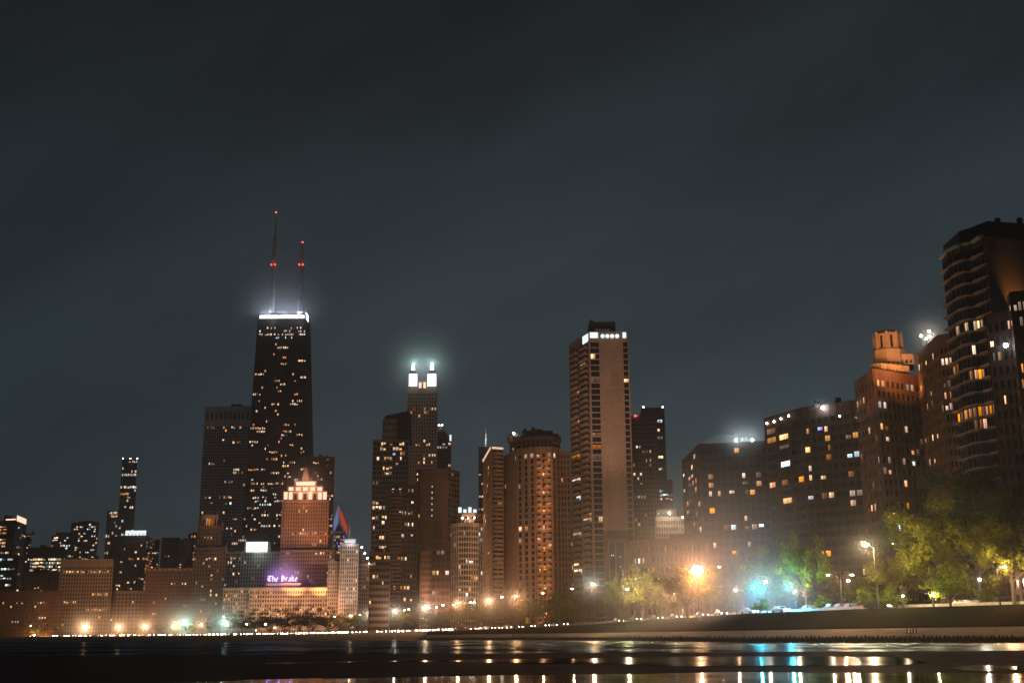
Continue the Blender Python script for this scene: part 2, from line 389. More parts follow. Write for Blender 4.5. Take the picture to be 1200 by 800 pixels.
# ================================================================== buildings, from the beach end (west) round to the near towers
SKY = 'towers and blocks along the lakefront'
def B(name, label, cat='building'): return Bld(name, label, cat, SKY)
def bandlight(b, f_, x0, x1, y0, y1, mat, d=.5, name='light_band'): return b.facebox(name, f_, x0, x1, y0, y1, .05, d, mat)
def penthouse(b, x0, x1, y0, D, y1=None, dep=10, mat='steel', name='penthouse'):
    z1 = W(x0, y0, D).z; z0 = W(x0, y1, D).z if y1 else b.z1 - .5
    a, c = XY(x0, D, z1), XY(x1, D, z1); bm = bmesh.new(); box(bm, a.x, c.x, D, D + dep, z0, z1)
    box(bm, a.x + .6, a.x + 2.2, D + 1, D + 3, z1, z1 + 1.3); return b.add(name, bm, mat)
def mast(b, px, y0, y1, D, r=.5, name='mast', mat='mast', rtop=.12):
    a, c = W(px, y1, D), W(px, y0, D); bm = bmesh.new(); tube(bm, [a, lerp(a, Vector((a.x, a.y, c.z)), .6), Vector((a.x, a.y, c.z))], [r, r * .7, rtop], 6); return b.add(name, bm, mat)

# --- far west group
b = B('office_tower', 'grey office tower with a lit rooftop rim and a stack of bright warm windows')
f1, f2 = b.tier([(-24, 1450), (19, 1435), (31, 1490)], 609, [9, 5], 3.9, .16, .45, wall='bronze', ref=1)
for y in (617, 621, 625, 632, 637, 642, 647): b.row(f1, y, -10, 9, .95, 'wwna')
b.scatter(f1, .02); b.scatter(f2, .06, 'wn'); penthouse(b, 5, 14, 604, 1452)
bandlight(b, f1, 7, 18.6, 607.4, 609.4, 'peach'); bandlight(b, f2, 19.4, 30.6, 608, 610, 'peach'); b.done()
b = B('office_tower', 'narrow dark slab showing just behind the office tower with the lit rim')
f1, = b.tier([(30, 1540), (37, 1540)], 625, 3, 3.6, .3, .4, wall='darkbrick'); b.scatter(f1, .12, 'nwc'); b.lits((33.5, 637, 'n'), (34, 626, 'c')); b.done()
b = B('glass_block', 'low bluish glass block with cool lit rows in front of the lit rim tower')
f1, = b.tier([(-26, 1390), (22, 1390)], 652, 15, 3.6, .08, .4, wall='steel', glass='blueglass')
for y, p in ((655, .5), (667, .8), (674, .25), (678, .5), (684, .4)): b.row(f1, y, -20, 22, p, 'ccn')
b.done()
b = B('glass_tower', 'bluish glass tower scattered with cool white windows between two darker blocks')
f1, = b.tier([(61, 1720), (88, 1720)], 627, 11, 3.7, .12, .35, wall='steel', glass='blueglass'); b.scatter(f1, .27, 'ccnn', run=.25)
b.tier([(66, 1722), (86, 1722)], 623.5, 8, 3.7, .12, .35, wall='steel', glass='blueglass', ybot=627); b.done()
b = B('apartment_tower', 'dark tower with a shallow domed top and scattered warm windows')
f1, = b.tier([(84, 1760), (116, 1760)], 612, 11, 3.3, .3, .35, wall='bronze'); b.scatter(f1, .17, 'wnnc')
z1 = b.z1; a, c = XY(88, 1765, z1), XY(112, 1765, z1); bm = bmesh.new(); r = (c.x - a.x) / 2
tube(bm, [((a.x + c.x) / 2, 1778, z1 - 1), ((a.x + c.x) / 2, 1778, z1 + 2.2), ((a.x + c.x) / 2, 1778, z1 + 4)], [r, r * .8, r * .35], 16); b.add('domed_roof', bm, 'steel'); b.done()
b = B('office_block', 'low office block with almost every storey lit in white strips')
f1, = b.tier([(34, 1415), (76, 1415)], 641, 14, 4.1, .07, .42, wall='steel', zt=12)
for y in (654, 658.5, 663, 667.5, 672): b.row(f1, y, 34, 76, .93, 'nnnc')
for y in (677, 682): b.row(f1, y, 54, 76, .6, 'nw')
b.done()
b = B('apartment_block', 'small brown brick block in front of the white strip office block')
f1, = b.tier([(26, 1310), (71, 1310)], 670, 12, 3.4, .55, .5, wall='brick'); penthouse(b, 40, 56, 667, 1313); b.scatter(f1, .02, 'a'); b.lits((42, 690, 'a'), (43, 689, 'w'), (50, 691, 'a')); b.done()
b = B('apartment_block', 'long low dark brick block beside the wide stone hotel')
f1, = b.tier([(-34, 1190), (73, 1190)], 692.5, 34, 3.5, .55, .5, wall='brick', zt=2.5)
b.lits((3, 705), (14, 709, 'n'), (20, 706, 'n'), (26, 706), (45, 704), (48, 704), (52, 704), (54, 704, 'a'), (42, 709, 'n'), (45, 723), (48, 723), (51, 723, 'n'), (53, 723), (14, 727), (18, 728), (22, 728, 'n'), (35, 732, 'a')); b.scatter(f1, .008, 'wa'); b.done()
b = B('hotel', 'wide stone hotel with a regular window grid and a lit upper row', 'hotel')
f1, = b.tier([(72, 1225), (133, 1225)], 655, 19, 3.75, .42, .42, wall='tan', zt=7)
b.row(f1, 671, 74, 128, .95, 'www'); b.row(f1, 696, 107, 127, 1, 'wwa'); b.row(f1, 706, 74, 93, .7, 'ww'); b.row(f1, 715.5, 99, 126, 1, 'wwa'); b.row(f1, 724, 114, 118, .8, 'a')
bm = bmesh.new(); f1.bx(bm, -.005, 1.005, .915, .93, 0, .9); f1.bx(bm, -.005, 1.005, .985, 1.0, -.1, .8); b.add('cornice', bm, 'stone'); b.scatter(f1, .01); b.done()
b = B('hotel_annex', 'lower stone annex with paired windows joined to the wide stone hotel', 'hotel')
f1, = b.tier([(134, 1240), (172, 1240)], 692, 9, 3.7, .42, .42, wall='tan', zt=2); b.scatter(f1, .01); b.done()
b = B('skyscraper', 'very slender far skyscraper with stepped glass shaft and bright bands', 'skyscraper')
f1, = b.tier([(126, 2900), (147, 2900)], 598, 10, 8, .15, .3, wall='steel', glass='blueglass', back=45); b.scatter(f1, .17, 'nnwc')
f2, = b.tier([(141.5, 2880), (160, 2880)], 568, 9, 8, .12, .3, wall='steel', glass='blueglass', back=40); b.scatter(f2, .08, 'nnc'); b.row(f2, 569, 141, 160, .9, 'nc'); b.row(f2, 577, 141, 158, .75, 'wa')
f3, = b.tier([(143.5, 2882), (161, 2882)], 538, 9, 8, .12, .3, wall='steel', glass='blueglass', back=36); b.row(f3, 556, 143, 161, 1, 'nn'); b.row(f3, 540, 143, 161, .3, 'n'); b.scatter(f3, .03, 'n')
for px in (144, 153, 161): b.lamp(px, 537, 2884, 0, mat='head', r=1.1)
b.done()
b = B('office_tower', 'dark office tower under a glowing white rooftop screen beside the hotel annex')
f1, f2 = b.tier([(130, 1350), (172, 1345), (179, 1390)], 627.5, [13, 6], 3.6, .2, .42, wall='bronze', ref=1)
b.lits((166, 640), (159, 646, 'n'), (151, 654, 'a'), (154, 654), (169, 654), (172, 654), (142, 657, 'a'), (163, 655), (163, 676, 'n'), (166, 677, 'n'), (152, 683), (150, 688), (154, 688), (156, 680), (138, 686), (142, 686), (137, 691), (146, 641), (158, 661))
b.scatter(f1, .03); b.scatter(f2, .4, 'aaw')
bandlight(b, f1, 147, 171.5, 621.2, 627.2, 'cool', .6, 'rooftop_screen')
bm = bmesh.new(); [f1.bx(bm, u - .006, u + .006, .994, 1.026, .55, .9) for u in (.4, .5, .6, .7, .8, .9, .99)]; b.add('screen_post', bm, 'steel')
for px in (160,): plight(W(px, 622, 1336), 27000, (.9, .95, 1), 1, b.root)
b.done()
b = B('apartment_block', 'slim dark block with a few white windows behind the rooftop screen tower')
f1, = b.tier([(176, 1420), (187, 1420)], 634, 4, 3.4, .4, .4, wall='darkbrick'); b.scatter(f1, .2, 'nncw', ymax=690); b.lits((181, 648, 'n'), (184, 646, 'n')); b.done()
b = B('apartment_block', 'square dark block with a brown lit side wing behind the low brown block')
f1, = b.tier([(190, 1500), (211, 1500)], 629.5, 6, 3.4, .6, .5, wall='darkbrick', zt=4); b.lits((193, 652), (196, 652))
f2, = b.tier([(210, 1490), (222.5, 1490)], 632, 6, 3.4, .5, .45, wall='tan'); b.scatter(f2, .02); b.done()
b = B('apartment_block', 'thin sliver of a block with one column of white windows beside the gothic tower')
f1, = b.tier([(221, 1440), (233, 1440)], 625, 4, 3.8, .5, .4, wall='darkbrick'); b.row(f1, 627, 225, 230, 1, 'a')
for y in (641, 646, 650, 655): b.row(f1, y, 225, 229, 1, 'n')
b.done()
b = B('apartment_block', 'low brown brick block with an arched top storey below the gothic tower')
f1, = b.tier([(172, 1160), (233, 1160)], 665, 19, 3.5, .55, .5, wall='brick', zt=3)
for y in (683,): b.lits((200, 684), (205, 683, 'n'), (214, 682, 'n'), (217, 682, 'n'), (231, 682, 'n'))
b.lits((180, 707, 'w'), (182, 717, 'a'), (179, 717, 'n'), (220, 708), (217, 708), (194, 702, 'n')); bm = bmesh.new()
for k in range(10):
    u = (k + .5) / 10; [f1.bx(bm, u - .03 + q * .012, u - .018 + q * .012, .955 + .008 * math.sin((q + .5) / 5 * math.pi), .985, .25, .5) for q in range(5)]
b.add('arched_frieze', bm, 'tan'); b.done()
b = B('gothic_tower', 'gothic setback tower with a small orange lit crown', 'tower')
f1, = b.tier([(228, 1120), (265, 1120)], 641, 11, 3.6, .5, .4, wall='brick'); b.lits((247, 654, 'n'), (253.5, 654, 'n'), (240, 659), (249, 675), (231, 682, 'n'), (238, 687), (247, 695), (252, 695), (252, 708, 'a'), (237, 714, 'a'), (248, 680, 'a')); b.scatter(f1, .04, 'wa')
f2, = b.tier([(232.5, 1123), (260, 1123)], 616, 8, 3.6, .5, .4, wall='brick', ybot=642); b.scatter(f2, .02, 'wa')
f3, = b.tier([(237.5, 1126), (254.5, 1126)], 603, 5, 7, .45, .25, wall='tan', ybot=617, zt=2.5)
for i in (1, 2, 3): b.win(f3, i, 0, 'a')
bm = bmesh.new()
for px, y in ((232.5, 613), (260, 613), (237.5, 600.5), (254.5, 600.5), (228.5, 638), (264.5, 638)):
    p = W(px, y, 1124); prism(bm, ngon((p.x, p.y + 2), 1.5, 4, R(45)), p.z - 6, p.z - 1, ngon((p.x, p.y + 2), .7, 4, R(45))); tube(bm, [(p.x, p.y + 2, p.z - 1), (p.x, p.y + 2, p.z + 2)], [.6, .05], 4)
b.add('pinnacle', bm, 'tan')
spot(W(246, 622, 1100), W(246, 606, 1126), 60000, (1, .45, .15), 60, parent=b.root); b.done()

# --- the grey ribbed tower and the tall tapering tower
b = B('skyscraper', 'grey ribbed slab tower with a row of tall dark slots along its top', 'skyscraper')
f1, = b.tier([(241, 1400), (294, 1400)], 476, 22, 3.55, .22, .28, dp=.7, wall='grey', zt=24, back=60)
bm = bmesh.new(); [f1.bx(bm, (k + .22) / 10, (k + .78) / 10, .94, .974, 0, .42) for k in range(10)]; b.add('louvre_slot', bm, 'steel')
b.lits((244, 490), (247, 490, 'a'), (250, 490), (283, 491), (263, 497, 'n'), (272, 501, 'n'), (274, 501, 'n'), (264, 505, 'a'), (263, 514, 'n'), (245, 543, 'n'), (248, 543), (251, 543), (275, 550, 'n'), (277, 550, 'n'), (279, 550), (275, 554, 'n'), (278, 554), (280, 552, 'n'), (265, 565, 'n'), (268, 565, 'c'), (270, 565, 'n'), (269, 582), (271, 581), (262, 584, 'a'), (259, 584, 'a'), (265, 584, 'a'), (270, 590, 'c'), (242, 581, 'n'), (245, 581, 'n'), (274, 609, 'n'), (276, 609, 'n'), (271, 624, 'n'), (275, 622, 'n'), (267, 617, 'n'))
b.scatter(f1, .012, 'nwa'); penthouse(b, 271, 284, 473.5, 1402, dep=20, mat='steel'); b.done()

b = B('skyscraper', 'tall black tapering tower with a glowing white top band and two masts', 'skyscraper')
D = 1290; z1 = W(332, 368, D).z
tl, tr = XY(303, D, z1), XY(357.6, D, z1); zm = W(325, 600, 1286).z; ml, mr_ = XY(286, 1286, zm), XY(361.3, 1286, zm)
k = z1 / (z1 - zm); bl, br = tl + (ml - tl) * k, tr + (mr_ - tr) * k
tb, bb = 32, 46
b.root = empty('skyscraper', ((bl.x + br.x) / 2, bl.y, 0)); tag(b.root, b.label, b.cat, SKY)
V3 = lambda p, z: (p.x, p.y, z)
up = lambda p, d: p + Vector((0, d))
core = b.bm('glazing', 'glass'); prism(core, [bl, br, up(br, bb), up(bl, bb)], 0, z1 - .4, [tl, tr, up(tr, tb), up(tl, tb)])
rf = b.bm('roof', 'roof'); prism(rf, [tl, tr, up(tr, tb), up(tl, tb)], z1 - .39, z1)
nz = 88
fr = Face(bl, br, tl, tr, 0, z1, 26, nz, .34, .42, 4, 14); sd = Face(br, up(br, bb), tr, up(tr, tb), 0, z1, 14, nz, .34, .42, 4, 14); s2 = Face(up(bl, bb), bl, up(tl, tb), tl, 0, z1, 14, nz, .34, .42, 4, 14)
for f_ in (fr, sd, s2): f_.frame(b.bm('facade', 'steel'), .5, .35)
bm = bmesh.new()
for m in range(6):                      # the five great X braces of the tall facade
    v0, v1 = m / 5.55, min(1, (m + 1) / 5.55)
    for a, c in ((0, 1), (1, 0)):
        if v1 - v0 < .1: c = .5
        n = 14
        for q in range(n):
            u, w = lerp(a, c, q / n), lerp(a, c, (q + 1) / n); x, y = lerp(v0, v1, q / n), lerp(v0, v1, (q + 1) / n)
            g = lambda d, s_: [fr.pt(u, x + s_ * .004, d), fr.pt(w, y + s_ * .004, d), fr.pt(w, y - s_ * .004, d), fr.pt(u, x - s_ * .004, d)]
            hexa(bm, g(.5, 1), g(.75, 1))
b.add('cross_brace', bm, 'bronze'); b.faces = [fr]; b.z1 = z1
bandlight(b, fr, 304.3, 356.8, 369.2, 373.2, 'white', 1.0, 'crown_light_band'); bm = bmesh.new()
for u in (.43, .86): fr.bx(bm, u - .006, u + .006, .985, .999, .4, 1.3)
b.add('crown_divider', bm, 'steel'); bandlight(b, sd, 358.2, 360.6, 369.8, 373.6, 'white', .8, 'crown_light_band')
for y, p, pal in ((385, .38, 'nnc'), (388, .3, 'ncw'), (392.5, .75, 'nnnw'), (395.5, .18, 'cn')): b.row(fr, y, 303, 362, p, pal)
for y, x0, x1, pal in ((408, 324, 337, 'w'), (417, 331, 337, 'a'), (423, 349, 361, 'n'), (434, 309, 313, 'a'), (437, 298, 309, 'w'), (441, 352, 360, 'n'), (446, 320, 329, 'a'), (449, 329, 335, 'w'), (452, 322, 328, 'w'), (462, 296, 306, 'w'), (468, 341, 354, 'n'), (475, 340, 349, 'n'), (460, 345, 350, 'a'), (472, 317, 328, 'w'), (487, 324, 328, 'n'), (499, 332, 340, 'n'), (502, 293, 312, 'w'), (506, 300, 311, 'w'), (509, 330, 339, 'n'), (516, 292, 303, 'n'), (520, 339, 348, 'w'), (525, 306, 312, 'n'), (531, 315, 325, 'w'), (543, 339, 346, 'n'), (549, 287, 312, 'a'), (551, 289, 311, 'w'), (552, 313, 327, 'c'), (551, 353, 358, 'n'), (565, 294, 312, 'w'), (565, 318, 334, 'n'), (574, 296, 300, 'w'), (573, 305, 311, 'n')):
    b.row(fr, y, x0, x1, .85, pal + 'w')
b.scatter(fr, .06, 'wwa', 470, 535, run=.25); b.scatter(fr, .022, 'wwa', 400, 470, run=.2); b.scatter(fr, .05, 'wwan', 535, 560); b.scatter(fr, .15, 'wnnc', 560, 640, run=.3)
for px, ys, rs, D2 in ((318.5, (366, 334, 333, 312, 296, 288, 276, 249), (2.8, 2.8, 2.2, 2.1, 1.9, 1.8, 1.1, .4), 1300), (351.5, (366, 334, 312, 284), (3.0, 2.8, 2.1, .7), 1300)):
    base = W(px, ys[0], D2); bm = bmesh.new(); tube(bm, [(base.x, base.y, W(px, y, D2).z) for y in ys], rs, 8)
    for y, r in ((341, 3.0), (311.5, 3.2), (280, 2.4) if px < 330 else (300, 2.0)):
        z = W(px, y, D2).z; tube(bm, [(base.x, base.y, z - 1.2), (base.x, base.y, z + 1.2)], [r, r], 8)
    for q in range(3):
        for y in (360, 350, 324, 318): z = W(px, y, D2).z; box(bm, base.x - .3 + q * .2 - 2.6, base.x - 2.0 + q * 2.1, base.y - 3, base.y - 2.4, z - .2, z + .2)
    b.add('broadcast_mast', bm, 'mast')
    bm = bmesh.new(); tz = W(px, ys[-1], D2).z; ball(bm, (base.x, base.y, tz), 1.0, u=8); b.add('beacon', bm, 'red')
    for dx in (-2.2, 2.2):
        bm = bmesh.new(); z = W(px, 311, D2).z; ball(bm, (base.x + dx, base.y - 3.4, z), .85, u=8); b.add('beacon', bm, 'red')
    plight((base.x, base.y - 5.5, z + 3), 4500, (1, .1, .06), .5, b.root); plight((base.x, base.y - 2, tz + 2.5), 2500, (1, .15, .1), .5, b.root)
bm = bmesh.new(); a, c = W(318, 366, 1302), W(354, 364.5, 1302); box(bm, a.x, c.x, 1300, 1312, z1 - .2, c.z); b.add('penthouse', bm, 'steel')
for px in (311, 331, 350): p = XY(px, 1297.5, z1); plight((p.x, p.y, z1 + 1.5), 170000, (.72, .80, 1), .3, b.root)
for px in (316, 348): plight(W(px, 371, 1280), 20000, (.8, .85, 1), 1, b.root)
b.done()

# --- the crowned tower, the sign hotel and what stands round them
b = B('apartment_tower', 'plain brown tower behind the shoulder of the flaming crown tower')
f1, = b.tier([(364.5, 1260), (392, 1260)], 535, 11, 3.5, .42, .45, wall='brick', glass='brownglass'); b.scatter(f1, .17, 'wwna', 535, 640, run=.25); spot(W(378, 720, 1190), W(378, 590, 1260), 900000, (1, .5, .25), 60, parent=b.root); b.done()
b = B('crowned_tower', 'setback stone tower with a blazing stepped crown and a pale beacon mast', 'skyscraper')
D = 1110
f0, = b.tier([(329, D), (392, D)], 644, 22, 3.5, .5, .4, wall='brownstone', glass='brownglass', back=40); b.scatter(f0, .055, 'wwn')
f1, = b.tier([(332, D + 4), (384.5, D + 4)], 586, 18, 3.5, .5, .36, dp=.9, wall='brownstone', glass='brownglass', ybot=645, back=34); b.scatter(f1, .022, 'wn')
b.row(f1, 624, 333, 384, .4, 'wn'); b.row(f1, 598, 350, 360, .4, 'w')
f2, = b.tier([(332, D + 8), (383.5, D + 8)], 575.5, 9, 8, .42, .2, wall='tan', ybot=587, back=26, nz=1)
for k in (0, 1, 3, 5, 7, 8): b.facebox('crown_light', f2, 332 + k * 5.72 + .7, 332 + (k + 1) * 5.72 - .5, 576.3, 585, .05, .5, 'peach')
f3, = b.tier([(337, D + 11), (379, D + 11)], 569.5, 5, 8, .35, .2, wall='tan', ybot=576, back=20, nz=1)
for k in range(5): b.facebox('crown_light', f3, 337 + k * 8.4 + 1.3, 337 + (k + 1) * 8.4 - 1.3, 570.6, 574.8, .05, .5, 'peach')
f4, = b.tier([(345.5, D + 14), (371, D + 14)], 563.5, 5, 8, .3, .2, wall='pale', ybot=570, back=14, nz=1); b.facebox('crown_light', f4, 347, 369.5, 564.5, 568.6, .05, .5, 'peach')
c = W(358, 563.5, D + 21); bm = bmesh.new(); zt = W(358, 546, D + 21).z; tube(bm, [c, (c.x, c.y, lerp(c.z, zt, .5)), (c.x, c.y, lerp(c.z, zt, .8)), (c.x, c.y, zt)], [3.2, 2.6, 1.9, .3], 8); b.add('beacon_mast', bm, 'brownstone')
for px in (340, 358, 376): spot(W(px, 588, D - 5), W(px, 566, D + 10), 60000, (1, .5, .26), 80, parent=b.root)
plight(W(358, 568, D - 6), 260000, (1, .38, .2), 1.5, b.root); plight(W(352, 560, D + 14), 15000, (1, .62, .42), 1, b.root); plight(W(364, 560, D + 14), 15000, (1, .62, .42), 1, b.root)
for px in (342, 362, 382): spot(W(px, 683, 1092), W(px, 660, D), 26000, (1, .44, .18), 110, parent=b.root)
for px in (345, 375): spot(W(px, 712, 1085 if px < 0 else 1050), W(px, 615, D), 2600000, (1, .38, .13), 55, parent=b.root)
b.done()
b = B('apartment_tower', 'ribbed pale tower topped by a white illuminated box behind the sign hotel')
f1, = b.tier([(264, 1145), (334, 1145)], 646, 22, 3.6, .45, .3, dp=.7, wall='concrete'); b.scatter(f1, .16, 'nnw', xmax=308, run=.05)
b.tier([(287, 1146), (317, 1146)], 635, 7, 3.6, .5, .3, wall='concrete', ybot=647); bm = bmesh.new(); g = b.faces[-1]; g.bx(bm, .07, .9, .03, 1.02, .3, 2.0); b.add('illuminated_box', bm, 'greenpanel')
for px in (302,): plight(W(px, 645, 1136), 40000, (.8, 1, .92), 1, b.root)
b.done()
b = B('hotel', 'broad peach lit hotel with a violet neon rooftop sign', 'hotel')
D = 1070
fa, = b.tier([(262, D + 10), (294, D + 10)], 688.5, 11, 3.6, .45, .42, wall='stone', glass='brownglass'); b.scatter(fa, .3, 'wwa', 700, 725); b.scatter(fa, .06)
fb, = b.tier([(293, D), (393, D)], 688, 34, 3.6, .45, .42, wall='stone', glass='brownglass', zt=2.5); b.scatter(fb, .10, 'wwwn', run=.1); b.row(fb, 713, 294, 392, .3, 'w')
for x in (380, 384): [b.near(x, y, 'w') for y in (699, 704, 709, 715)]
bm = bmesh.new(); fb.bx(bm, -.003, 1.003, .965, .985, 0, .9); fb.bx(bm, -.003, 1.003, .22, .24, 0, .7); b.add('cornice', bm, 'stone')
fc, = b.tier([(312.5, D + 3), (352, D + 3)], 683, 13, 3.6, .45, .42, wall='stone', ybot=688.5, nz=1)
for px in (268, 282): spot(W(px, 730, 1020), W(px, 704, D), 60000, (1, .5, .25), 90, parent=b.root)
for px in (304, 330, 356, 382): spot(W(px, 728, 1015), W(px, 703, D), 950000, (1, .48, .24), 80, parent=b.root)
for px in (318, 331, 345): plight(W(px, 675, D - 4), 30000, (.42, .22, 1), 1, b.root)
for px in (322, 340): plight(W(px, 671, D + 16), 40000, (.38, .2, 1), 1, b.root)
b.done()
# the sign itself: broad nib blackletter strokes on a steel frame
sg = empty('rooftop_sign', W(331, 683, D + 6)); tag(sg, 'violet neon sign reading The Drake on top of the peach lit hotel', 'sign')
GL = {'T': (1.15, [[(.1, .95), (.55, 1.02), (1.05, .95)], [(.5, .98), (.2, .7), (.2, .3), (.5, .04), (1.0, .16)], [(.62, .95), (.62, .25)]]),
      'h': (.8, [[(.14, 1.05), (.14, .02)], [(.14, .6), (.42, .72), (.62, .56), (.62, .12), (.5, -.05)]]),
      'e': (.72, [[(.58, .08), (.32, .02), (.14, .16), (.14, .52), (.38, .7), (.58, .56), (.5, .42), (.16, .34)]]),
      'D': (1.1, [[(.12, 1.0), (.5, 1.0), (.9, .74), (.9, .3), (.55, .03), (.12, .03)], [(.3, .96), (.3, .06)], [(.52, .86), (.52, .18)]]),
      'r': (.66, [[(.16, .7), (.16, .03)], [(.16, .55), (.4, .72), (.56, .62)]]),
      'a': (.78, [[(.16, .62), (.38, .72), (.58, .6), (.58, .05)], [(.58, .4), (.26, .34), (.14, .16), (.3, .03), (.58, .14)]]),
      'k': (.76, [[(.16, 1.05), (.16, .02)], [(.16, .45), (.42, .72), (.56, .6), (.24, .4), (.6, .03)]])}
x = 0; seq = []
for ch in 'The Drake':
    if ch == ' ': x += .5; continue
    w, st = GL[ch]; seq.append((ch, x, st)); x += w
Wd = (W(349, 680, D).x - W(313, 680, D).x); sc = Wd / x; hz = 6.0
for ch, x0, st in seq:
    bm = bmesh.new(); nb = Vector((.085, .055))
    for pl in st:
        for (ax, ay), (cx, cy) in zip(pl, pl[1:]):
            P = [Vector((ax, ay)) - nb, Vector((ax, ay)) + nb, Vector((cx, cy)) + nb, Vector((cx, cy)) - nb]
            Q = [((x0 + p.x) * sc - Wd / 2, (p.y) * hz * .78 + 1.6) for p in P]
            hexa(bm, [(p[0], -1.0, p[1]) for p in Q], [(p[0], -.7, p[1]) for p in Q])
    link('letter', bm, EM['lav'], sg)
bm = bmesh.new(); [box(bm, -Wd / 2, Wd / 2, -.5, -.35, z, z + .2) for z in (1.0, 3.4, 6.2)]; [box(bm, q * Wd / 8 - .1, q * Wd / 8 + .1, -.3, -.1, -1.2, 6.4) for q in range(-4, 5)]; link('sign_frame', bm, MAT['steel'], sg)
# pointed red and blue roof
b = B('pointed_tower', 'slim tower ending in a red and blue lit diamond shaped roof', 'skyscraper')
f1, = b.tier([(391.5, 1500), (404, 1500)], 622, 5, 3.8, .3, .4, wall='grey', glass='blueglass'); b.scatter(f1, .25, 'cnp'); b.row(f1, 648, 391, 404, 1, 'a')
za, zb_ = W(397, 592, 1500).z, W(397, 626, 1500).z; X = lambda px: XY(px, 1500, zb_).x
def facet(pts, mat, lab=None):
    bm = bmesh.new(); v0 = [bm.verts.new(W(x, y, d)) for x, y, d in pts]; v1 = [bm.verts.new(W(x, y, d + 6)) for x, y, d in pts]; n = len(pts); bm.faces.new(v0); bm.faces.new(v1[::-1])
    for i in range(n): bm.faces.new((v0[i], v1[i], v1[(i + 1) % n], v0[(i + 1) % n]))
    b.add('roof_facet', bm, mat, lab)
facet(((396.6, 591.5, 1500), (391, 610, 1503), (390.8, 624, 1503), (396.6, 612, 1498)), 'blueglow'); facet(((397, 591.5, 1500), (397.4, 606, 1498), (406.6, 627, 1503), (407.4, 617, 1503)), 'redglow', 'red lit facet'); facet(((391.5, 625, 1504), (397, 613, 1499), (405.5, 627, 1504), (404, 632, 1504), (392, 632, 1504)), 'slate')  # facets glow in place of coloured light falling on them
mast(b, 397, 586, 596, 1503, .7)
plight(W(396, 604, 1490), 20000, (.4, .45, 1), 1, b.root); plight(W(404, 608, 1490), 16000, (1, .12, .08), 1, b.root); b.done()
b = B('deco_tower', 'pale slim art deco tower with a flat crown and a thin white mast', 'tower')
f1, = b.tier([(399.5, 1040), (420, 1040)], 637, 8, 3.4, .5, .35, dp=.6, wall='pale', glass='brownglass'); b.scatter(f1, .07, 'wn'); 
f2, = b.tier([(403, 1043), (417, 1043)], 631, 5, 3.4, .4, .3, wall='pale', ybot=638, nz=1); b.facebox('crown_light', f2, 404, 416.5, 632.5, 636, .05, .6, 'dimw')
mast(b, 409.3, 611, 632, 1046, .55, mat='pale'); [b.lits((407, y, 'n')) for y in (657, 678, 690)]; b.lits((417, 662), (404, 670))
for px in (405, 415): spot(W(px, 728, 985), W(px, 672, 1040), 900000, (1, .66, .5), 60, parent=b.root)
plight(W(410, 634, 1036), 22000, (.9, .9, 1), 1, b.root); b.done()
b = B('apartment_block', 'brown wing in front of the pointed roof tower with a teal lit opening')
f1, = b.tier([(385, 1055), (400, 1055)], 657, 6, 3.4, .55, .45, wall='stone', glass='brownglass'); b.scatter(f1, .04); b.lits((398, 682, 'c'), (398, 696, 'c'), (399, 693, 'c'))
spot(W(392, 728, 1000), W(392, 690, 1055), 120000, (1, .55, .35), 60, parent=b.root); b.lamp(399, 699, 1045, 5000, (.6, 1, .95), .8, 'bulbc', 'wall_lamp', .5); b.done()
b = B('gabled_block', 'gabled brown block with white lamps along its roof slope')
f1, = b.tier([(419.5, 1090), (434.5, 1090)], 660, 6, 3.4, .5, .42, wall='tan', glass='brownglass'); b.scatter(f1, .06, 'wn')
p, q, t = W(419.5, 660, 1090), W(434.5, 660, 1090), W(424, 640, 1090); bm = bmesh.new(); prism(bm, [(p.x, 1090), (q.x, 1090), (q.x, 1110), (p.x, 1110)], p.z - .3, [t.z - 1, q.z + 1, q.z, t.z - 1], [(t.x - 2, 1093), (q.x, 1091), (q.x, 1108), (t.x - 2, 1108)]); b.add('gabled_roof', bm, 'slate')
for px, y in ((424, 641), (427.5, 648), (430.5, 653.5), (433, 660)): b.lamp(px, y, 1086, 3600 if y == 648 else 0, r=.8, mat='head')
spot(W(427, 728, 1040), W(427, 690, 1090), 110000, (1, .5, .28), 60, parent=b.root); b.done()

# --- middle group
b = B('apartment_block', 'low dark block with horizontal bands at the foot of the curved balcony tower')
f1, = b.tier([(434, 655), (457, 655)], 646, 7, 3.3, .12, .5, wall='brick'); b.scatter(f1, .05); b.lits((440, 659, 'a'), (438, 659, 'w')); b.done()
b = B('apartment_tower', 'grid fronted tower with its top rows lit below a dark mansard roof')
f1, = b.tier([(438, 900), (479, 900)], 515, 11, 3.7, .24, .36, dp=.6, wall='concrete', back=40)
for y, x0, x1, p in ((519, 446, 474, .85), (525, 443, 470, .7), (530, 458, 474, .4), (537, 441, 460, .85), (549, 448, 458, .8), (557, 448, 460, .7), (556, 438, 444, .6), (596, 438, 457, .9), (604, 440, 457, .9), (590, 438, 456, .5), (651, 450, 460, .6)): b.row(f1, y, x0, x1, p, 'nnwc' if y < 540 else 'nw')
b.lits((468, 533), (470, 538, 'n'), (464, 541)); b.scatter(f1, .04, 'wn')
f2, = b.tier([(449, 903), (464.5, 903)], 490.5, 5, 5, .5, .4, wall='tan', ybot=516); zt = b.z1
bm = bmesh.new(); q = lambda px, y: W(px, y, 906); A = [q(450, 491), q(479.5, 516), q(479.5, 483), q(452, 486)]
pa = [(W(464, 516, 906).x, W(464, 516, 906).z), (W(480, 516, 906).x, W(480, 516, 906).z), (W(479, 481.5, 906).x, W(479, 481.5, 906).z), (W(452, 487, 906).x, W(452, 487, 906).z), (W(450, 491, 906).x, W(450, 491, 906).z), (W(464, 491, 906).x, W(464, 491, 906).z)]
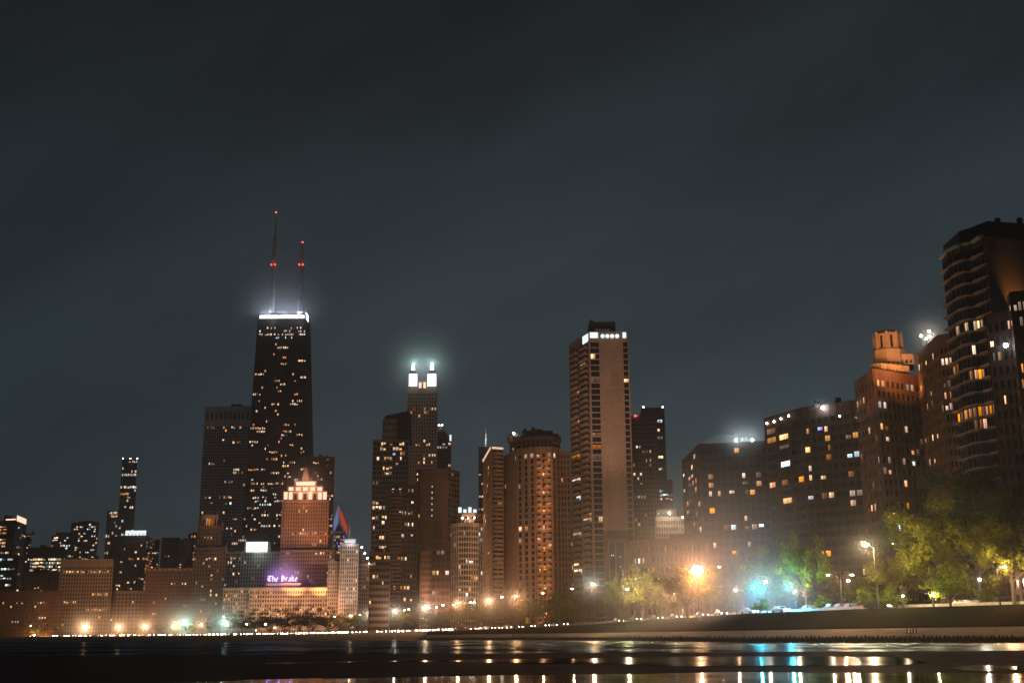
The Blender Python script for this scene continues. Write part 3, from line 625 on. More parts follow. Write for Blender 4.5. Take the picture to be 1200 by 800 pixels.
v0 = [bm.verts.new((x, 905, z)) for x, z in pa]; v1 = [bm.verts.new((x, 930, z)) for x, z in pa]; bm.faces.new(v0); bm.faces.new(v1[::-1])
for i in range(6): bm.faces.new((v0[i], v1[i], v1[(i + 1) % 6], v0[(i + 1) % 6]))
b.add('mansard_roof', bm, 'slate'); spot(W(456, 517, 880), W(456, 498, 903), 9000, (1, .6, .35), 60, parent=b.root); b.done()
b = B('twin_lantern_tower', 'tall ribbed tower with two white lit lanterns on its corners', 'skyscraper')
D = 1215
f1, = b.tier([(478, D), (512, D)], 455, 11, 3.7, .45, .32, dp=.8, wall='stone', glass='brownglass', zt=5, back=36)
b.row(f1, 478, 495, 512, .7, 'w'); b.row(f1, 484, 496, 500, 1, 'a'); b.lits((491, 487, 'n'), (490, 520), (498, 516), (499, 520, 'n'), (504, 521), (491, 521, 'n'), (498, 533, 'a'), (508, 533), (509, 534, 'a'), (503, 534), (491, 541, 'a'), (498, 540), (508, 541)); b.scatter(f1, .02, 'wa')
f2, = b.tier([(479, D + 2), (511, D + 2)], 446.5, 6, 8, .34, .15, wall='pale', ybot=456, nz=1, back=30)
for k in range(6): b.facebox('crown_light', f2, 479 + k * 5.33 + 1.1, 479 + (k + 1) * 5.33 - 1.1, 448, 454.5, .05, .45, 'peach')
for x0, x1 in ((478.8, 489.4), (500.6, 511.6)):
    g, = b.tier([(x0, D + 1), (x1, D + 1)], 437, 3, 9, .2, .1, wall='pale', ybot=455, nz=1, back=9, zt=1)
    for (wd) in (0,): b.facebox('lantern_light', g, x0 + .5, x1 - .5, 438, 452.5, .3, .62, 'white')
    cx = W((x0 + x1) / 2, 437, D + 5.5); bm = bmesh.new(); tube(bm, [cx, (cx.x, cx.y, W(484, 433, D).z)], [4.6, 2.6], 8); b.add('lantern_roof', bm, 'slate')
    bm = bmesh.new(); z0 = W(484, 433, D).z; z9 = W(484, 423.5, D).z; tube(bm, [(cx.x, cx.y, z0), (cx.x, cx.y, lerp(z0, z9, .45)), (cx.x, cx.y, z9)], [2.0, 1.8, .2], 8); b.add('lantern_finial', bm, 'white')
    plight((cx.x, cx.y + 3.5, z9 - .5), 150000, (.66, 1, .92), .25, b.root); plight(W((x0 + x1) / 2, 445, D - 6), 14000, (.9, 1, .95), 1, b.root)
spot(W(495, 500, D - 30), W(495, 458, D), 30000, (1, .72, .5), 70, parent=b.root); b.done()
b = B('office_tower', 'stepped dark tower with a small cone roof tucked beside the twin lantern tower')
f1, = b.tier([(509, 1250), (528.5, 1250)], 512, 6, 3.8, .2, .4, wall='bronze'); b.row(f1, 523, 511, 524, 1, 'c'); b.scatter(f1, .06, 'wa')
c = W(516.5, 512, 1262); bm = bmesh.new(); zt = W(516.5, 499, 1262).z; tube(bm, [(c.x, c.y, c.z - 1), (c.x, c.y, lerp(c.z, zt, .4)), (c.x, c.y, zt)], [8.5, 6.0, 1.2], 12); b.add('cone_roof', bm, 'slate')
for px in (514.5, 518): b.lamp(px, 498, 1258, 0, r=.9, mat='head')
bm = bmesh.new(); a = W(528, 509.5, 1249); box(bm, a.x - .9, a.x + .9, 1247, 1249, W(528, 516.5, 1249).z, a.z); b.add('corner_light', bm, 'cool'); b.done()
b = B('slab_tower', 'brown slab tower with one blank face and a dark ribbed end')
f1, f2, f3 = b.tier([(488.5, 705), (493.5, 700), (525, 700), (538, 712)], 549, [2, 0, 4], 3.1, .4, .4, wall='brick', ref=1)
bm = bmesh.new(); [f2.bx(bm, 0, 1, j / 31, j / 31 + .0025, .38, .43) for j in range(1, 31)]; b.add('floor_joint', bm, 'darkbrick')
b.facebox('parapet', f2, 493.6, 525, 549, 552, .5, .8, 'brick'); b.lits((490, 553, 'n'), (490.5, 563, 'n'), (531, 554)); 
for k in range(6): u = .42; bm = bmesh.new(); f2.bx(bm, u - .012, u + .012, .885 - k * .035, .895 - k * .035, .3, .55); b.add('stair_window', bm, 'dimw')
b.scatter(f1, .05)
for px in (500, 517): spot(W(px, 735, 640), W(px, 600, 700), 700000, (1, .5, .27), 60, parent=b.root)
b.done()
b = B('slab_annex', 'narrow brown annex and dark stair block standing before the brown slab tower')
f1, = b.tier([(493.5, 655), (506, 655)], 645, 5, 3.2, .45, .4, wall='brick'); f2, = b.tier([(506.2, 652), (527, 652)], 640, 4, 3.6, .3, .4, wall='darkbrick'); b.lits((508, 674, 'n'), (515, 674), (507, 692), (514, 692)); b.scatter(f2, .02); b.done()
b = B('balcony_tower', 'dark tower with a rounded column of balconies along one edge')
f1, f2, f3 = b.tier([(454.5, 690), (459, 681), (467, 680), (489, 684)], 568, [1, 2, 6], 3.25, .3, .42, wall='bronze', ref=1)
b.lits((462, 570, 'w'), (469, 570, 'n'), (475, 600), (467, 600), (471, 600, 'n'), (476, 601, 'n'), (482, 576), (470, 628), (481, 628), (466, 656, 'w'), (470, 656), (476, 656, 'n'), (482, 573), (469, 685), (475, 685, 'a'), (481, 676), (475, 688), (467, 704), (475, 704), (481, 704)); b.scatter(f3, .03, 'wn')
proto = None
for j in range(38):
    p = f2.pt(.5, (j + .3) / 39.2); zz = p.z
    if proto is None:
        bm = bmesh.new(); pts = [(4.2 * math.cos(a) * 1.05, -2.6 + 3.0 * -math.sin(a)) for a in [math.pi * t / 8 for t in range(9)]]; pts = pts[::-1]; prism(bm, [(x, y) for x, y in pts], 0, 1.05); proto = link('balcony', bm, MAT['duskbrick'], b.root); o = proto
    else: o = proto.copy(); COL.objects.link(o); o.parent = b.root
    o.location = Vector((p.x, p.y + .8, zz)) - b.root.location
b.lits((459, 677, 'p'), (461, 690, 'w')); plight(W(458, 660, 668), 4000, (.6, .6, 1), 1, b.root); spot(W(460, 735, 655), W(460, 640, 684), 12000, (1, .5, .3), 60, parent=b.root); b.done()
b = B('rounded_block', 'rounded apartment block with a pale concrete grid and a set back lit penthouse')
pts = [(526.5, 700), (530, 688), (538, 681), (549, 680), (560, 684), (567.5, 694)]
fs = b.tier(pts, 612, [2, 3, 4, 4, 3], 3.15, .2, .36, dp=.5, wall='pale', ref=3, glass='brownglass')
for f_ in fs: b.scatter(f_, .10, 'wwnnac', run=.2)
b.lits((561, 632, 'c'), (565, 632, 'c'), (548, 656, 'n'), (551, 656, 'n'), (540, 669), (558, 673, 'a'), (538, 688))
g = b.tier([(535, 694), (541, 688), (556, 688), (567, 695)], 601, [2, 4, 3], 3.4, .3, .3, wall='tan', ybot=613, nz=2, ref=1)
for i in range(1, 4): b.win(g[1], i, 0, 'w')
for px in (542, 548.5, 556): b.lamp(px, 606.5, 684, 7800 if px == 548.5 else 0, (1, .62, .38), .45, post=1.2)
bm = bmesh.new(); a, c = W(537, 594, 700), W(560, 594, 700); [box(bm, a.x + k * 2.9, a.x + k * 2.9 + 1.9, 700, 702, W(540, 600, 700).z, W(540, 594 + (k % 2) * 2.5, 700).z) for k in range(4)]; b.add('roof_light_box', bm, 'cool')
spot(W(546, 735, 630), W(546, 665, 684), 500000, (1, .6, .4), 70, parent=b.root); b.done()
b = B('skyscraper', 'thin far dark tower carrying a tall white needle mast', 'skyscraper')
f1, = b.tier([(561, 1500), (577, 1500)], 523, 5, 4, .2, .4, wall='steel', glass='blueglass'); b.scatter(f1, .14, 'nnc'); mast(b, 569.3, 490, 524, 1504, 1.1, mat='pale'); plight(W(569.3, 515, 1496), 60000, (.8, .9, 1), 1, b.root); b.done()
b = B('balcony_slab', 'slender apartment slab with stacked balconies and a pale lit roof edge')
f1, f2 = b.tier([(567, 690), (576, 640), (589, 643)], 523, [8, 2], 3.1, .14, .3, dp=.5, wall='tan', ref=1, glass='brownglass')
bm = bmesh.new(); f1.bx(bm, 0, 1, .988, .998, .4, .8); f2.bx(bm, 0, 1, .988, .998, .4, .8); b.add('roof_light_strip', bm, 'line')
proto = None
for j in range(42):
    p = f2.pt(.5, (j + .2) / 43)
    if proto is None:
        bm = bmesh.new(); L_ = f2.len; box(bm, -L_ / 2 + .2, L_ / 2 - .6, -2.2, -.1, 0, .2); box(bm, -L_ / 2 + .2, L_ / 2 - .6, -2.2, -2.05, .2, 1.1); o = proto = link('balcony', bm, MAT['tan'], b.root)
    else: o = proto.copy(); COL.objects.link(o); o.parent = b.root
    o.location = p - b.root.location; o.rotation_euler = (0, 0, f2.rz)
b.scatter(f1, .05, 'wa'); b.scatter(f2, .08, 'wa')
spot(W(575, 735, 590), W(578, 620, 640), 450000, (1, .48, .24), 60, parent=b.root); b.done()
b = B('broad_tower', 'broad brown tower with a scalloped crown and an amber lit balcony bay')
pts = [(587, 668), (592, 655), (606, 630), (627.5, 622), (646.5, 622), (656, 628)]
fs = b.tier(pts, 523, [2, 7, 3, 3, 2], 3.15, .5, .3, dp=.55, wall='brownstone', ref=3, zt=3, back=34)
fw, = b.tier([(656.2, 630), (667, 632)], 527.5, 3, 3.15, .5, .4, wall='brownstone', back=26)
g = b.tier([(598, 648), (606, 634), (627.5, 628), (647, 628), (655.5, 636)], 511, [3, 4, 4, 3], 4, .5, .3, wall='brick', ybot=524, nz=2, ref=2, back=24)
bm = bmesh.new()
for k in range(9):
    p = W(601 + k * 6.3, 509, 632 + (abs(k - 4) ** 2) * .7); r = 3.0
    tube(bm, [(p.x, p.y + 4, p.z - 4), (p.x, p.y + 4, p.z - .5), (p.x, p.y + 4, p.z + 1.2)], [r, r, r * .35], 10)
b.add('scalloped_parapet', bm, 'brick'); penthouse(b, 612, 648, 504.5, 640, 511, mat='steel'); penthouse(b, 622, 636, 502.5, 642, 506, mat='steel')
b.lits((606, 531, 'n'), (604, 531), (618, 530, 'n'), (620, 531), (630, 531, 'a'), (643, 532, 'w'), (645, 532), (613, 616, 'n'), (615, 616), (658, 559, 'a')); fbay = fs[3]
b.scatter(fbay, .10, 'aaw', run=.0); b.scatter(fs[1], .012); b.scatter(fs[2], .008); b.scatter(fw, .01)
proto = None
for j in range(29):
    for q in (.22, .72):
        p = fbay.pt(q, (j + .15) / 31)
        if proto is None:
            bm = bmesh.new(); prism(bm, [(-1.7, -.2), (-1.3, -1.7), (1.3, -1.7), (1.7, -.2)], 0, 1.1); o = proto = link('balcony', bm, MAT['tan'], b.root)
        else: o = proto.copy(); COL.objects.link(o); o.parent = b.root
        o.location = p - b.root.location; o.rotation_euler = (0, 0, fbay.rz)
for k in range(9): v = .06 + k * .1; spot(fbay.pt(.5, v, 9), fbay.pt(.5, v + .04), 22000, (1, .40, .12), 95, parent=b.root, rad=.8)
spot(W(598, 735, 575), W(600, 600, 640), 50000, (1, .5, .28), 60, parent=b.root); spot(W(650, 735, 560), W(650, 640, 625), 22000, (1, .5, .28), 60, parent=b.root)
b.lamp(602, 507.5, 640, 900, (.9, 1, 1), .6, 'headb'); b.done()

# --- the tall slab tower in the middle
b = B('slab_tower', 'tall concrete slab tower with a blank face, balcony flank and four round roof lights', 'skyscraper')
pts = [(667.5, 627), (690.5, 600), (702.5, 600), (729, 600), (735.5, 600)]
fs = b.tier(pts, 388.5, [2, 1, 0, 1], 3.1, .18, .2, dp=.4, wall='tan', ref=1, zt=5.5, back=24)
fl, fa, fblank, fr_ = fs; proto = None
for j in range(48):
    for q in (0, 1):
        p = fl.pt(.26 + .48 * q, (j + .1) * .965 / 48)
        if proto is None:
            bm = bmesh.new(); w = fl.len * .2; prism(bm, [(-w, -.1), (-w, -1.2), (-w * .6, -1.9), (w * .6, -1.9), (w, -1.2), (w, -.1)], 0, .22)
            for (ax, ay), (cx, cy) in zip([(-w, -1.2), (-w * .6, -1.9), (w * .6, -1.9)], [(-w * .6, -1.9), (w * .6, -1.9), (w, -1.2)]): hexa(bm, [(ax, ay, .22), (cx, cy, .22), (cx, cy + .14, .22), (ax, ay + .14, .22)], [(ax, ay, 1.15), (cx, cy, 1.15), (cx, cy + .14, 1.15), (ax, ay + .14, 1.15)])
            o = proto = link('balcony', bm, MAT['tan'], b.root)
        else: o = proto.copy(); COL.objects.link(o); o.parent = b.root
        o.location = p - b.root.location; o.rotation_euler = (0, 0, fl.rz)
bm = bmesh.new()
for f_ in (fa, fr_):
    for j in range(48):
        v = (j + .5) * .963 / 48
        if f_ is fa: f_.bx(bm, .47, .53, v - .008, v + .008, .05, .3)
b.add('window_mullion', bm, 'bronze')
b.lits((696, 420.5, 'w'), (697, 447, 'a'), (732.5, 447, 'w'), (683, 425, 'n'), (674, 461, 'a'), (698, 511, 'a'), (697, 608, 'n'), (674, 495, 'a'), (676, 566, 'w'), (676, 581, 'c'), (687, 610, 'n'), (676, 624, 'w'), (678, 664, 'w'), (682, 535, 'a'), (687, 608, 'a'), (671, 667, 'n'), (698, 520, 'a'), (698, 538, 'a')); b.scatter(fl, .04, 'aaw')
for x0, x1, f_ in ((691.2, 700.5, fa), (729.5, 733.5, fr_)): b.facebox('crown_light', f_, x0, x1, 389.6, 396.2, .3, .6, 'cool')
bm = bmesh.new(); fl.bx(bm, .7, .98, .968, .995, .2, .5); b.add('crown_light', bm, 'cool')
for px in (706.2, 711.8, 717.4, 723.2):
    p = W(px, 393.6, 599); bm = bmesh.new(); tube(bm, [(p.x, p.y - .15, p.z), (p.x, p.y + .3, p.z)], [1.05, 1.05], 16); b.add('round_light', bm, 'cool')
bm = bmesh.new(); [fblank.bx(bm, 0, 1, j / 49 * .95, j / 49 * .95 + .0012, .38, .43) for j in range(1, 49)]; [fblank.bx(bm, u - .004, u + .004, .0, .95, .38, .44) for u in (.25, .5, .75)]; b.add('panel_joint', bm, 'brownstone')
bm = bmesh.new(); fblank.bx(bm, -.005, 1.0, .955, .998, .25, .39); b.add('crown_fascia', bm, 'slate')
penthouse(b, 690.5, 721, 377, 604, mat='slate', dep=14); mast(b, 714.5, 373, 378, 606, .25); bm = bmesh.new(); a = W(697, 389, 601); box(bm, a.x, W(715, 389, 601).x, 601, 603.5, a.z - .5, W(697, 385.5, 601).z); b.add('plant_screen', bm, 'grey')
for px, P in ((708, 1300000), (722, 1300000)): spot(W(px, 672, 480), W(px - 1, 560, 600), P * .5, (1, .62, .48), 46, parent=b.root)  # unseen spots hung in mid-air to brighten the blank face
spot(W(716, 668, 470), W(716, 470, 600), 3200000, (1, .62, .48), 30, parent=b.root); spot(W(660, 735, 540), W(680, 600, 610), 130000, (1, .55, .34), 60, parent=b.root)
b.done()
b = B('glass_podium', 'brown podium with two dark glass bays at the foot of the concrete slab tower')
g = b.tier([(709, 575), (714, 570), (733, 570), (739, 574)], 632, [0, 0, 0], 3.2, wall='brick', ref=1)
for x0, x1 in ((713.5, 720), (723.5, 731)):
    b.facebox('glass_bay', g[1], max(x0, 714.2), x1, 636, 694, .35, .9, 'blueglass')
f1 = g[1]; bm = bmesh.new(); rr = random.Random(4)
for k in range(16): u = rr.choice((.08, .2, .62, .75, .85)); v = rr.uniform(.35, .93); f1.bx(bm, u, u + .05, v, v + .012, .85, 1.0)
b.add('lit_window', bm, LIT['c']); b.done()
b = B('apartment_block', 'thin dark block edge lit white beside the broad brown tower')
f1, = b.tier([(664.5, 660), (675, 660)], 603, 3, 3.2, .3, .35, wall='brick'); b.scatter(f1, .12, 'wn'); b.lits((670, 667, 'n')); b.done()
b = B('apartment_tower', 'brown tower with a red beacon behind the concrete slab tower')
f1, = b.tier([(736, 900), (769.5, 900)], 487.5, 9, 3.4, .45, .42, wall='brick'); b.lits((747, 524, 'n'), (749, 524, 'n'), (742, 546, 'w'), (741, 554), (742, 556), (749, 558), (752, 558), (752, 566), (743, 581), (751, 581, 'n'), (753, 581, 'n'), (749, 581, 'n'), (744, 610), (749, 617, 'a'), (757, 537, 'n'), (761, 537, 'n'), (762, 547, 'n')); b.scatter(f1, .02)
bm = bmesh.new(); p = W(744.5, 487, 898); ball(bm, p, .8); b.add('beacon', bm, 'red'); plight(p + Vector((0, -1, 2)), 2500, (1, .08, .12), .4, b.root)
spot(W(752, 735, 820), W(752, 600, 900), 500000, (1, .45, .25), 60, parent=b.root); b.done()
b = B('glass_tower', 'dark blue glass tower with a white sign near its top', 'skyscraper')
f1, = b.tier([(751.5, 1100), (778, 1100)], 477.5, 9, 3.6, .12, .35, wall='steel', glass='blueglass', zt=16)
b.lits((772, 506, 'n'), (763, 510, 'n'), (765, 511, 'n'), (764, 517, 'n'), (767, 517, 'n'), (771, 515, 'c'), (775, 515), (766, 500)); b.row(f1, 537, 754, 778, .9, 'nn'); b.row(f1, 547, 769, 778, .9, 'n'); b.scatter(f1, .03, 'nwc')
g, = b.tier([(768, 1095), (787.5, 1095)], 562, 7, 3.6, .12, .35, wall='steel', glass='blueglass'); b.row(g, 586, 768, 787, .9, 'nn'); b.row(g, 582, 772, 787, .5, 'nc'); b.scatter(g, .06, 'c')
for px in (754, 776.5): b.lamp(px, 477, 1102, 0, r=.8, mat='head', name='corner_lamp')
b.done(); tower_face = f1
p = tower_face.pt(.5, .93, .6); sg = empty('tower_sign', (W(766, 496, 1099).x, 1099.2, W(766, 494.6, 1099).z)); tag(sg, 'small white lettered sign high on the dark blue glass tower', 'sign')
cu = bpy.data.curves.new('lettering', 'FONT'); cu.body = 'dettors'; cu.size = 5.4; cu.extrude = .12; cu.offset = .06; cu.shear = .2; cu.align_x = 'CENTER'
to = bpy.data.objects.new('lettering', cu); COL.objects.link(to); bpy.context.view_layer.update()
me = bpy.data.meshes.new_from_object(to); me.materials.clear(); me.materials.append(EM['cool']); bpy.data.objects.remove(to); o = bpy.data.objects.new('lettering', me); COL.objects.link(o); o.parent = sg; o.rotation_euler = (R(90), 0, 0)
bm = bmesh.new(); box(bm, -9, 9, .15, .3, .3, .6); box(bm, -9, 9, .15, .3, 3.2, 3.5); link('sign_rail', bm, MAT['steel'], sg)
b = B('terrace_block', 'low stepped block lit warm with a bright roof lamp')
f1, = b.tier([(768, 620), (803, 620)], 605, 12, 3.3, .5, .45, wall='stone', glass='brownglass'); b.scatter(f1, .12, 'wa'); g, = b.tier([(770, 628), (791, 628)], 597, 7, 3.3, .5, .45, wall='stone', ybot=606, nz=2); b.scatter(g, .2)
b.lamp(784.5, 601, 612, 40000, (1, .9, .75), .6); b.lamp(800, 606, 612, 1800, (1, .6, .35), .4); spot(W(785, 640, 580), W(785, 612, 620), 26000, (1, .5, .25), 80, parent=b.root); b.done()
b = B('low_block', 'low brown block with a lit roof terrace behind the blazing lamp')
f1, f2 = b.tier([(737, 455), (762, 440), (853, 432)], 631, [5, 17], 3.6, .5, .5, wall='brick', ref=1, glass='brownglass', zt=2)
b.lits((743, 660, 'c'), (747, 662, 'c'), (757, 655, 'n'), (768, 663, 'a')); b.scatter(f2, .03, 'a')
g, = b.tier([(786, 440), (821, 438)], 625.5, 11, 3.2, .12, .2, wall='brick', ybot=631.5, nz=1, back=8)
for i in range(11):
    if i not in (3, 7): b.win(g, i, 0, 'n' if i % 3 else 'w')
b.done()

# --- brick blocks on the right
def sash(b, f_):
    """frame bars in front of every lit window of a near block"""
    pass
b = B('apartment_block', 'dark brick block with two white roof lamps and a raised penthouse')
f1, f2 = b.tier([(800, 474), (819.5, 432), (899, 425)], 520, [6, 10], 3.05, .3, .42, wall='darkbrick', ref=1)
b.lits((837, 566, 'a'), (837, 575), (840, 575), (860, 575), (878, 575, 'a'), (881, 575, 'a'), (838, 595, 'a'), (878, 605), (873, 614), (880, 614, 'n'), (893, 613, 'c'), (862, 616, 'c'), (839, 634), (873, 555, 'n'), (873, 565, 'n'), (891, 555), (891, 570), (813, 531), (813, 547), (814, 570), (805, 597), (815, 600), (814, 612, 'a'), (803, 575, 'a'), (820, 591, 'n'), (820, 620, 'a'), (865, 643, 'a'), (876, 641))
b.scatter(f2, .03, 'wwa'); b.scatter(f1, .05, 'wa')
bm = bmesh.new(); q = [W(820, 519.5, 436), W(843, 508, 440), W(860, 508.5, 440), W(860, 519.5, 440)]
a0 = [bm.verts.new(p) for p in q]; a1 = [bm.verts.new(p + Vector((0, 14, 0))) for p in q]; bm.faces.new(a0[::-1]); bm.faces.new(a1)
for i in range(4): bm.faces.new((a0[i], a0[(i + 1) % 4], a1[(i + 1) % 4], a1[i]))
b.add('penthouse', bm, 'slate'); bm = bmesh.new(); a, c = W(866, 519, 434), W(878, 512, 434); tube(bm, [((a.x + c.x) / 2, 436, a.z - 1), ((a.x + c.x) / 2, 436, c.z)], [1.9, 1.9], 14); b.add('water_tank', bm, 'slate')
for px in (862.5, 881.5): b.lamp(px, 515.5, 428, 60000, (.85, 1, 1), .45, 'bulbc')
b.done()
b = B('apartment_block', 'tall brick corner block with wide lit windows in its upper storeys')
f1, f2 = b.tier([(896.5, 398), (940, 378), (1004, 366)], 477, [3, 8], 3.0, .26, .42, wall='darkbrick', ref=1, zt=3.5)
b.lits((905, 507), (906, 518.5), (924, 513), (924, 524, 'a'), (926, 546, 'c'), (927, 568, 'a'), (927, 581), (947, 510), (948, 522), (958, 499, 'p'), (971, 500), (971, 511), (972, 522, 'a'), (973, 533, 'a'), (998, 513), (1001, 512), (1000, 534, 'c'), (1003, 534, 'c'), (949, 544, 'n'), (952, 578, 'c'), (964, 579, 'a'), (977, 579), (965, 557, 'n'), (1001, 580, 'n'), (1004, 580), (1003, 588), (948, 555, 'a'))
b.scatter(f2, .035, 'wwa'); b.scatter(f1, .06, 'wa')
for px, y in ((900.5, 496), (909, 494), (917, 490.5), (926, 487)):
    bm = bmesh.new(); p = f1.pt(min(.95, max(.05, (px - 896.5) / 43)), f1.vy((px - 896.5) / 43, y), .7); ball(bm, p, .33); b.add('wall_lamp', bm, 'head')
b.lamp(964, 477.5, 372, 8000, (.85, 1, 1), .5, 'bulbc'); b.lamp(984, 487.5, 364, 700, (1, 1, .9), .3, 'head', 'wall_lamp', .4)
penthouse(b, 954, 1003, 472.5, 374, mat='slate', dep=12); penthouse(b, 979, 984, 469.5, 378, 473, dep=4, mat='steel'); b.done()
b = B('cupola_tower', 'art deco brick tower with an octagonal orange lit cupola', 'tower')
D = 340
f1, f2 = b.tier([(1002.5, 358), (1024, D), (1075, 350)], 432, [6, 9], 3.15, .36, .42, wall='duskbrick', ref=1, zt=2.5)
b.lits((1026, 450, 'a'), (1032, 450, 'a'), (1062, 460, 'n'), (1068, 460, 'n'), (1029, 477, 'c'), (1034, 477, 'n'), (1032, 505, 'w'), (1035, 505, 'a'), (1031, 517, 'a'), (1036, 516, 'w'), (1068, 528, 'a'), (1072, 527, 'a'), (1033, 544, 'c'), (1038, 544, 'n'), (1056, 542, 'a'), (1036, 557), (1040, 557, 'w'), (1018, 480), (1021, 507), (1009, 470, 'a'), (1013, 468), (1022, 546, 'a'), (1069, 542, 'c'), (1024, 562), (1060, 570), (1042, 600), (1047, 600), (1052, 615, 'c'))
g = b.tier([(1021, 347), (1031, 345), (1031.5, 345), (1064, 349)], 425.5, [3, 1, 8], 4.2, .5, .35, wall='tan', ybot=433, nz=1, ref=1, back=10)
h = b.tier([(1038, 352), (1069, 352)], 415, 6, 4, .5, .35, wall='tan', ybot=427, nz=1, back=9)
b.scatter(f2, .05, 'wwa'); b.scatter(f1, .04, 'wa')
c = W(1041, 412, 356); r = W(1056.5, 400, 356).x - W(1041, 400, 356).x
def oct_tier(z0, z1, r, mat, part, sl=0):
    bm = bmesh.new(); P = ngon((c.x, c.y), r, 8, R(22.5)); prism(bm, P, z0, z1)
    if sl:
        for i in range(8):
            a, d = Vector(P[i]), Vector(P[(i + 1) % 8]); F_ = Face(d, a, d, a, z0, z1, 1, 1, .2, .1, 0, 0); F_ = Face(a, d, a, d, z0, z1, 1, 1, .2, .1, 0, 0); F_.bx(bm, -.06, .12, 0, 1.05, 0, .35); F_.bx(bm, .3, .34, .1, .9, 0, .2); F_.bx(bm, .64, .68, .1, .9, 0, .2); F_.bx(bm, 0, 1, .86, .94, 0, .25)
    b.add(part, bm, mat)
zA, zB, zC = W(1041, 427, 356).z, W(1041, 412, 356).z, W(1041, 392, 356).z
oct_tier(zA, zB, r * 1.25, 'tan', 'cupola_base'); oct_tier(zB, zC, r, 'tan', 'cupola', 1); oct_tier(zC, zC + .9, r * .8, 'slate', 'cupola_roof')
bm = bmesh.new(); P8 = ngon((c.x, c.y), r * 1.015, 8, R(22.5))
for i in range(8):
    a, d = Vector(P8[i]), Vector(P8[(i + 1) % 8]); F_ = Face(a, d, a, d, zB, zC, 1, 1, .2, .1, 0, 0); F_.bx(bm, .4, .6, .12, .82, -.05, .05)
b.add('cupola_window', bm, 'glass')
for px, y, tx, ty, P in ((1027, 440, 1036, 402, 60000), (1060, 440, 1048, 402, 60000), (1041, 450, 1041, 418, 60000), (1068, 470, 1062, 425, 70000), (1015, 480, 1015, 440, 26000)): spot(W(px, y, 328), W(tx, ty, 350), P * 2.6, (1, .37, .10), 60, parent=b.root)
for px in (1034, 1050): plight(W(px, 420, 345), 2500, (1, .45, .15), .3, b.root)
b.done()
b = B('apartment_tower', 'brick tower crowned by four bright roof lamps next to the curved tower')
f1, f2 = b.tier([(1075.5, 336), (1100, 315), (1119, 312)], 392.5, [9, 4], 3.1, .34, .42, wall='duskbrick', ref=1, zt=3)
b.lits((1103, 420, 'n'), (1108, 420, 'n'), (1111, 420, 'n'), (1108, 449, 'a'), (1112, 449, 'a'), (1109, 463, 'a'), (1113, 463, 'a'), (1110, 478, 'n'), (1114, 478, 'n'), (1106, 478), (1076, 432, 'n'), (1082, 430), (1087, 427), (1088, 440), (1076, 446), (1090, 456), (1086, 459), (1078, 461), (1081, 475), (1086, 472), (1091, 469), (1089, 514), (1094, 513), (1086, 545, 'a'), (1092, 543), (1098, 540), (1097, 420), (1085, 520), (1101, 512, 'a'))
for px, y in ((1079.5, 393.5), (1085, 397), (1089.5, 394), (1089, 388)): b.lamp(px, y, 328, 80000 if px == 1089.5 else 0, (1, .82, .66), .34, 'bulb', 'roof_lamp', 3.2)
spot(W(1085, 450, 300), W(1088, 410, 322), 9000, (1, .5, .25), 70, parent=b.root); b.done()
b = B('curved_tower', 'dark tower with wavy balcony edges and one storey lit amber', 'skyscraper')
D = 282
pts = [(1105.5, 300), (1112, 294), (1127, 289), (1140, 288), (1152.5, D), (1232, D + 6)]
fs = b.tier(pts, 277, [2, 3, 3, 3, 0], 3.05, .16, .22, wall='bronze', ref=4, zt=1.2, back=24)
P = [XY(px, d, b.z1) for px, d in pts[:5]]; proto = None; nfl = fs[0].nz
for j in range(nfl):
    if proto is None:
        bm = bmesh.new(); inn = []; out = []
        for k in range(4):
            for t in range(8):
                p = lerp(P[k], P[k + 1], t / 8); n = fs[k].n; ph = (k * 8 + t) / 32
                d = .75 + .55 * math.sin(ph * math.pi * 2 * 2.6 + .6); inn.append(p + Vector((n.x, n.y)) * -.05); out.append(p + Vector((n.x, n.y)) * (d + .45))
        inn.append(P[4] + Vector((-.3, .05))); out.append(P[4] + Vector((-.3, -1.0)))
        for i in range(len(inn) - 1):
            q = lambda z: [(out[i].x - b.root.location.x, out[i].y - b.root.location.y, z), (out[i + 1].x - b.root.location.x, out[i + 1].y - b.root.location.y, z), (inn[i + 1].x - b.root.location.x, inn[i + 1].y - b.root.location.y, z), (inn[i].x - b.root.location.x, inn[i].y - b.root.location.y, z)]
            hexa(bm, q(0), q(.26))
        o = proto = link('balcony', bm, MAT['brownstone'], b.root)
    else: o = proto.copy(); COL.objects.link(o); o.parent = b.root
    o.location = (0, 0, fs[0].pt(0, lerp(fs[0].v0, fs[0].v1, j / nfl)).z)
def storey(y, x0, x1, p, pal):
    for f_ in fs[:4]: b.row(f_, y, x0, x1, p, pal)
b.full = True
storey(381, 1119, 1126, 1, 'w'); storey(379, 1132, 1137, 1, 'w'); storey(377, 1143, 1152, 1, 'n'); storey(437, 1118, 1162, .7, 'a'); storey(484, 1118, 1168, 1, 'a'); storey(499, 1138, 1166, .7, 'a'); b.lits((1142, 417, 'n'))
bm = bmesh.new(); zq = b.z1; q = [XY(px, d, zq) for px, d in ((1120, 300), (1126, 296), (1140, 293), (1160, 288), (1245, 292))] ; q += [Vector((q[-1].x, 308)), Vector((q[0].x, 308))]
prism(bm, q, zq - .3, W(1160, 259, 288).z); b.add('penthouse', bm, 'steel')
bm = bmesh.new(); a = W(1152, 275.5, D); q2 = [p + Vector((0, 0)) for p in P] 
for i in range(4):
    n = Vector((fs[i].n.x, fs[i].n.y)); g = lambda z: [(*(P[i] + n * 1.3), z), (*(P[i + 1] + n * 1.3), z), (*(P[i + 1] - n * .1), z), (*(P[i] - n * .1), z)]; hexa(bm, g(zq - .25), g(zq + .3))
b.add('roof_slab', bm, 'concrete')
